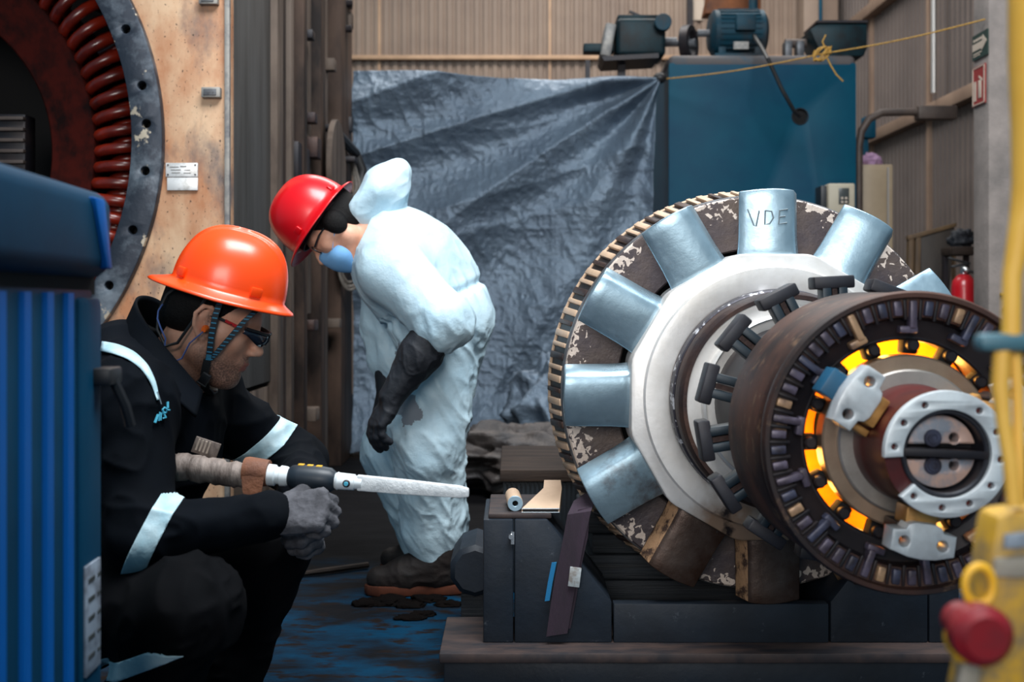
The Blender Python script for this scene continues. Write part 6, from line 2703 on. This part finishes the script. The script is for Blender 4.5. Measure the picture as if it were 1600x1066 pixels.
b.tube([tp(420), tp(432), tp(434), tp(440), tp(441), tp(450), tp(456)], [0.022, 0.0215, 0.0175, 0.0175, 0.021, 0.020, 0.015], 20)
b.build('coupling', 'white_plastic', tool)
b = MB()
b.tube([tp(452), tp(458), tp(470), tp(500), tp(518), tp(526)], [0.016, 0.023, 0.0265, 0.027, 0.025, 0.018], 20)
b.build('motor_body', 'tool_grey', tool)
b = MB()
b.ribbon([tp(462, -0.034), tp(480, -0.040), tp(515, -0.036)], Vector((0, 1, 0)), 0.018, 0.006)
b.build('throttle_lever', 'dark_plastic', tool)
for px in (473, 487, 501):
    b = MB()
    b.box(tp(px, 0.0255), (0.012, 0.014, 0.004), rot=(0, 0.06, 0), bev=0.001)
    b.build('grip_mark', 'yellow_paint', tool)
b = MB()
b.tube([tp(524), tp(530), tp(531), tp(556), tp(557), tp(568)], [0.014, 0.0185, 0.017, 0.016, 0.0135, 0.013], 18)
b.build('neck', 'white_plastic', tool)
b = MB()
b.disc(0.0075, 0.0, 0.006, 18)
b.xf(Matrix.Translation(tp(545, -0.001, -0.0145)))
nk_ = b.build('lock_knob', 'brown_iron', tool)
b = MB()
b.disc(0.0045, 0.006, 0.009, 16)
b.xf(Matrix.Translation(tp(545, -0.001, -0.0145)))
b.build('knob_cap', 'logo_cyan', nk_)
b = MB()
v = []
for px, hh in ((560, 0.0155), (640, 0.0145), (720, 0.0115), (733, 0.008)):
    c = tp(px)
    for sy, sz in ((-1, -1), (1, -1), (1, 1), (-1, 1)):
        v.append(c + Vector((0, sy * 0.009, sz * hh)))
fcs = [(0, 3, 2, 1), (12, 13, 14, 15)]
for i in range(3):
    for k in range(4):
        l = (k + 1) % 4
        fcs.append((4 * i + k, 4 * i + l, 4 * i + 4 + l, 4 * i + 4 + k))
b.hull(v, fcs)
bmesh.ops.recalc_face_normals(b.bm, faces=b.bm.faces)
bmesh.ops.bevel(b.bm, geom=list(b.bm.edges), offset=0.003, segments=2, affect='EDGES', profile=0.5)
b.build('belt_arm', 'file_steel', tool)

# ------------------------------------------------------------------ worker in the white suit, bending
W2D = 3.8
p2 = empty('person', (P(650, 0, W2D).x, W2D, 0), label='person in a white protective suit and red hard hat, bending forward', cat='person')
a_ = math.radians(57)
h2 = Head(P(522, 357, 3.66), (-math.cos(a_), -0.12, -math.sin(a_)), (-math.sin(a_), 0, math.cos(a_)), 1.04)
J = dict(neck=P(582, 368, 3.68), chest=P(632, 408, 3.72), belly=P(664, 446, 3.78), pelvis=P(688, 490, 3.83),
         shl=P(612, 420, 3.52), ell=P(692, 500, 3.46), wrl=P(612, 620, 3.46),
         shr=P(602, 400, 3.92), elr=P(610, 505, 3.96), wrr=P(604, 602, 3.9),
         hipl=P(698, 500, 3.74), knl=P(668, 690, 3.66), anl=P(678, 875, 3.76),
         hipr=P(682, 500, 3.94), knr=P(618, 705, 3.93), anr=P(662, 866, 4.02))
A2 = {k: np.array(v) for k, v in J.items()}
A = A2
nb2 = A['neck']
rebase(make_body(A2, h2, nb2, res=0.0055, beard=False), p2)
q = [h2.el((-0.018, 0, 0.040), (0.104, 0.084, 0.096), 0.01), h2.el((-0.058, 0, -0.025), (0.062, 0.072, 0.062), 0.02)]
q.append(CUT(h2.el((0.090, 0, -0.03), (0.080, 0.12, 0.10), 0.006)))
q += [h2.el((-0.010, s * 0.080, -0.002), (0.034, 0.022, 0.044), 0.01) for s in (-1, 1)]
V, Q = sdf_mesh(q, 0.005, 0.01)
rebase(mesh_np('hair', V, Q, 'hair_black'), p2)
hat2 = hard_hat(h2, 0.058, 0.03, 'hat_red', None, 'hard_hat', 'glossy red full-brim hard hat', 0.132, 0.116, 0.150, 0.040, 0.026, 0.030)
rebase(hat2, p2)
# mask
q = [h2.el((0.052, 0, -0.066), (0.056, 0.066, 0.054), 0.01), h2.rc((0.082, 0, -0.03), 0.030, (0.055, 0, -0.098), 0.036, 0.02), CUT(h2.el((0.0, 0, 0.02), (0.086, 0.09, 0.085), 0.004)), CUT(h2.el((0.11, 0, 0.035), (0.08, 0.1, 0.045), 0.012))]
V, Q = sdf_mesh(q, 0.004, 0.01, 2)
rebase(mesh_np('face_mask', V, Q, 'mask_blue'), p2)
b = MB()
for s in (-1, 1):
    b.tube([h2.p(0.06, s * 0.058, -0.04), h2.p(0.02, s * 0.074, -0.022), h2.p(-0.01, s * 0.082, -0.016)], 0.002, 6)
rebase(b.build('mask_loop', 'mask_blue'), p2)
b = MB()
for s in (-1, 1):
    b.tube([h2.p(-0.01, s * 0.080, 0.012), h2.p(0.05, s * 0.073, 0.014), h2.p(0.085, s * 0.055, 0.008)], 0.003, 6)
    b.tube([h2.p(0.088 + 0.015 * math.cos(t_) * 0.3, s * (0.034 + 0.022 * math.cos(t_)), 0.002 + 0.016 * math.sin(t_)) for t_ in np.linspace(0, 2 * PI, 18)[:-1]], 0.0022, 6, closed=True)
rebase(b.build('glasses', 'dark_plastic'), p2)

# suit
q = []
q.append(RC(A['pelvis'], 0.150, A['belly'], 0.160, 0.07))
q.append(RC(A['belly'], 0.160, A['chest'], 0.165, 0.08))
q.append(RC(A['chest'], 0.150, (A['chest'] + A['neck']) / 2 + np.array([0.02, 0, 0]), 0.115, 0.06))
q.append(RC((A['chest'] + A['neck']) / 2, 0.10, A['neck'] + np.array([0.02, 0, 0.0]), 0.078, 0.05))
q.append(RC(np.array(P(612, 425, 3.66)), 0.11, np.array(P(650, 450, 3.70)), 0.13, 0.07))
for s in 'rl':
    m_ = (A['chest'] + A['neck']) / 2
    q.append(RC(m_, 0.10, A['sh' + s], 0.095, 0.06))
    q.append(RC(A['sh' + s], 0.096, A['el' + s], 0.088, 0.05))
q.append(RC(A['ell'], 0.082, A['ell'] + (A['wrl'] - A['ell']) * 0.10, 0.07, 0.03))
q.append(RC(A['elr'], 0.085, A['elr'] + (A['wrr'] - A['elr']) * 0.60, 0.066, 0.04))
q.append(RC(A['pelvis'], 0.15, A['hipl'], 0.140, 0.06))
q.append(RC(A['hipl'], 0.135, A['knl'], 0.110, 0.06))
q.append(RC(A['knl'], 0.108, A['anl'] + np.array([0.0, 0, 0.12]), 0.098, 0.05))
q.append(RC(A['anl'] + np.array([0.0, 0, 0.12]), 0.094, A['anl'] + np.array([0.012, 0, -0.022]), 0.078, 0.04))
q.append(RC(A['pelvis'], 0.13, A['hipr'], 0.125, 0.05))
q.append(RC(A['hipr'], 0.12, A['knr'], 0.098, 0.05))
q.append(RC(A['knr'], 0.098, A['anr'] + np.array([0.0, 0, 0.10]), 0.092, 0.05))
q.append(RC(A['anr'] + np.array([0.0, 0, 0.10]), 0.088, A['anr'] + np.array([0, 0, -0.01]), 0.070, 0.04))
q.append(CUT(RC(h2.p(-0.035, 0, -0.05), 0.066, A['neck'] + np.array([-0.015, 0, -0.01]), 0.068, 0.012)))
q.append(CUT(h2.el((0.0, 0, -0.01), (0.125, 0.105, 0.13), 0.012)))
V, Q = sdf_mesh(q, 0.006, 0.03, smooth=2)
lo_ = np.clip((0.98 - V[:, 2]) / 0.12, 0, 1)[:, None]
ca, sa = math.cos(0.5), math.sin(0.5)
ST = np.array([[ca, 0, -sa], [0, 1, 0], [sa, 0, ca]]) @ np.diag([1.0, 0.8, 0.20])
ST2 = np.array([[ca, 0, sa], [0, 1, 0], [-sa, 0, ca]]) @ np.diag([0.22, 0.7, 1.0])
Vt = wrinkle(V, Q, 0.009, 10, 25, ST2)
Vl = wrinkle(V, Q, 0.015, 12, 25, ST)
Vl = wrinkle(Vl, Q, 0.0055, 26, 29, ST)
hem = np.clip((V[:, 2] - 0.10) / 0.10, 0.1, 1)[:, None]
Vl = V + (Vl - V) * hem
V = Vt * (1 - lo_) + Vl * lo_
# elastic waist: a drawn-in line with short gathers on both sides
wc = np.array(P(688, 468, 3.8))
wa = np.array(Vector((0.42, 0.05, -0.90)).normalized())
rel_ = V - wc
sw = rel_ @ wa
inr = (np.linalg.norm(rel_, axis=1) < 0.24) & (V[:, 0] > P(600, 0, 3.8).x)
ga = np.arctan2(rel_[:, 1], rel_ @ np.cross(wa, [0, 1, 0]))
V = V + normals(V, Q) * (np.where(inr, -0.016 * np.exp(-(sw / 0.014) ** 2) + 0.005 * np.sin(ga * 26 + 3 * np.sin(ga * 5)) * np.exp(-(sw / 0.06) ** 2), 0))[:, None]
I = img(V)
fcI = I[Q].mean(1)
dn = poly_dist(fcI, [(640, 555), (632, 610), (640, 650)]) / 26 + 0.9 * (vnoise(V[Q].mean(1) * 22, 3) - 0.5) + 0.5 * (vnoise(V[Q].mean(1) * 60, 8) - 0.5)
fm = (dn < 0.62).astype(int)
suit = rebase(mesh_np('coverall', V, Q, None, None, ['white_suit', 'suit_dirt'], fm), p2)
SV, SQ = V, Q
# hood thrown up behind the neck
q = [RC(P(572, 340, 3.68), 0.058, P(604, 292, 3.66), 0.066, 0.04), RC(P(604, 292, 3.66), 0.064, P(622, 268, 3.66), 0.040, 0.04), RC(P(560, 325, 3.62), 0.030, P(590, 300, 3.6), 0.035, 0.04), RC(P(590, 335, 3.68), 0.065, P(618, 372, 3.72), 0.09, 0.06)]
q.append(CUT(RC(h2.p(-0.09, 0, 0.02), 0.05, h2.p(-0.08, 0, -0.06), 0.05, 0.02)))
V, Q = sdf_mesh(q, 0.005, 0.04, 2)
V = wrinkle(V, Q, 0.006, 10, 35)
rebase(mesh_np('hood', V, Q, 'white_suit'), p2)
# waist fold of the jacket part, seam of elastic
# gauntlet gloves
el, wr = A['ell'], A['wrl']
q = [RC(el + (wr - el) * 0.02, 0.068, el + (wr - el) * 0.45, 0.060, 0.02), RC(el + (wr - el) * 0.45, 0.060, wr, 0.040, 0.03)]
hd = Hand(wr, (-0.45, -0.05, -0.9), (-0.75, -0.5, 0.35), (-0.3, 0.8, -0.2), 1.08)
q += hd.prims((0.35, 0.4, 0.45, 0.5), 0.4, 0.0115)
V, Q = sdf_mesh(q, 0.0035, 0.008, 1)
V = wrinkle(V, Q, 0.004, 22, 45)
rebase(mesh_np('gauntlet', V, Q, 'glove_black'), p2)
el, wr = A['elr'], A['wrr']
q = [RC(el + (wr - el) * 0.55, 0.052, wr, 0.038, 0.02)]
hd = Hand(wr, (-0.15, -0.1, -0.95), (-0.8, 0.4, 0.1), (-0.4, -0.8, -0.1), 1.05)
q += hd.prims((0.4, 0.45, 0.5, 0.5), 0.4, 0.0115)
V, Q = sdf_mesh(q, 0.004, 0.008, 1)
rebase(mesh_np('gauntlet', V, Q, 'glove_black'), p2)
boot(p2, P(717, 0, 3.74), (-1.0, -0.05), 'boot_brown', 'sole_rust', 1.08)
boot(p2, P(720, 0, 4.03), (-1.0, 0.02), 'boot_brown', 'sole_rust', 1.0)

# ================================================================== SMALL THINGS ON THE FLOOR
o = MB().tube([P(395, 914, 3.9) * 1.0, Vector((P(500, 0, 3.98).x, 3.98, 0.014)), Vector((P(575, 0, 4.08).x, 4.08, 0.014))], 0.011, 8)
for v in o.bm.verts:
    v.co.z = max(0.002, min(v.co.z, 0.03))
tag(o.build('steel_rod', 'timber_brown'), 'thin brown steel rod lying on the floor behind the boots', 'rod')
ds = [(572, 946, 0.045, 0.03), (606, 943, 0.075, 0.035), (640, 948, 0.05, 0.02), (668, 938, 0.06, 0.025), (702, 946, 0.05, 0.02), (640, 967, 0.05, 0.016), (660, 962, 0.04, 0.02)]
lab = ['small dark dirt clod left of the largest clod, below the boot toe', 'largest dark dirt clod on the floor below the boot', 'flat dark dirt clod right of the largest clod', 'brown dirt clod on the floor below the boot heel', 'dark dirt clod closest to the cradle base corner', 'flat brown flake on the blue floor, lower left of a pair', 'brown flake on the blue floor beside the cradle corner']
for i, (px, py, s_, hgt_) in enumerate(ds):
    D = F * H / (py - CY)
    c = P(px, py, D)
    o = lump('dirt_clod', (c.x, c.y, 0.002), (s_ * 0.8, s_ * 0.5, hgt_ * 0.5), 0.7, 'dirt', 50 + i, 28, 0.0)
    tag(o, lab[i], 'dirt', 'clods on the floor')
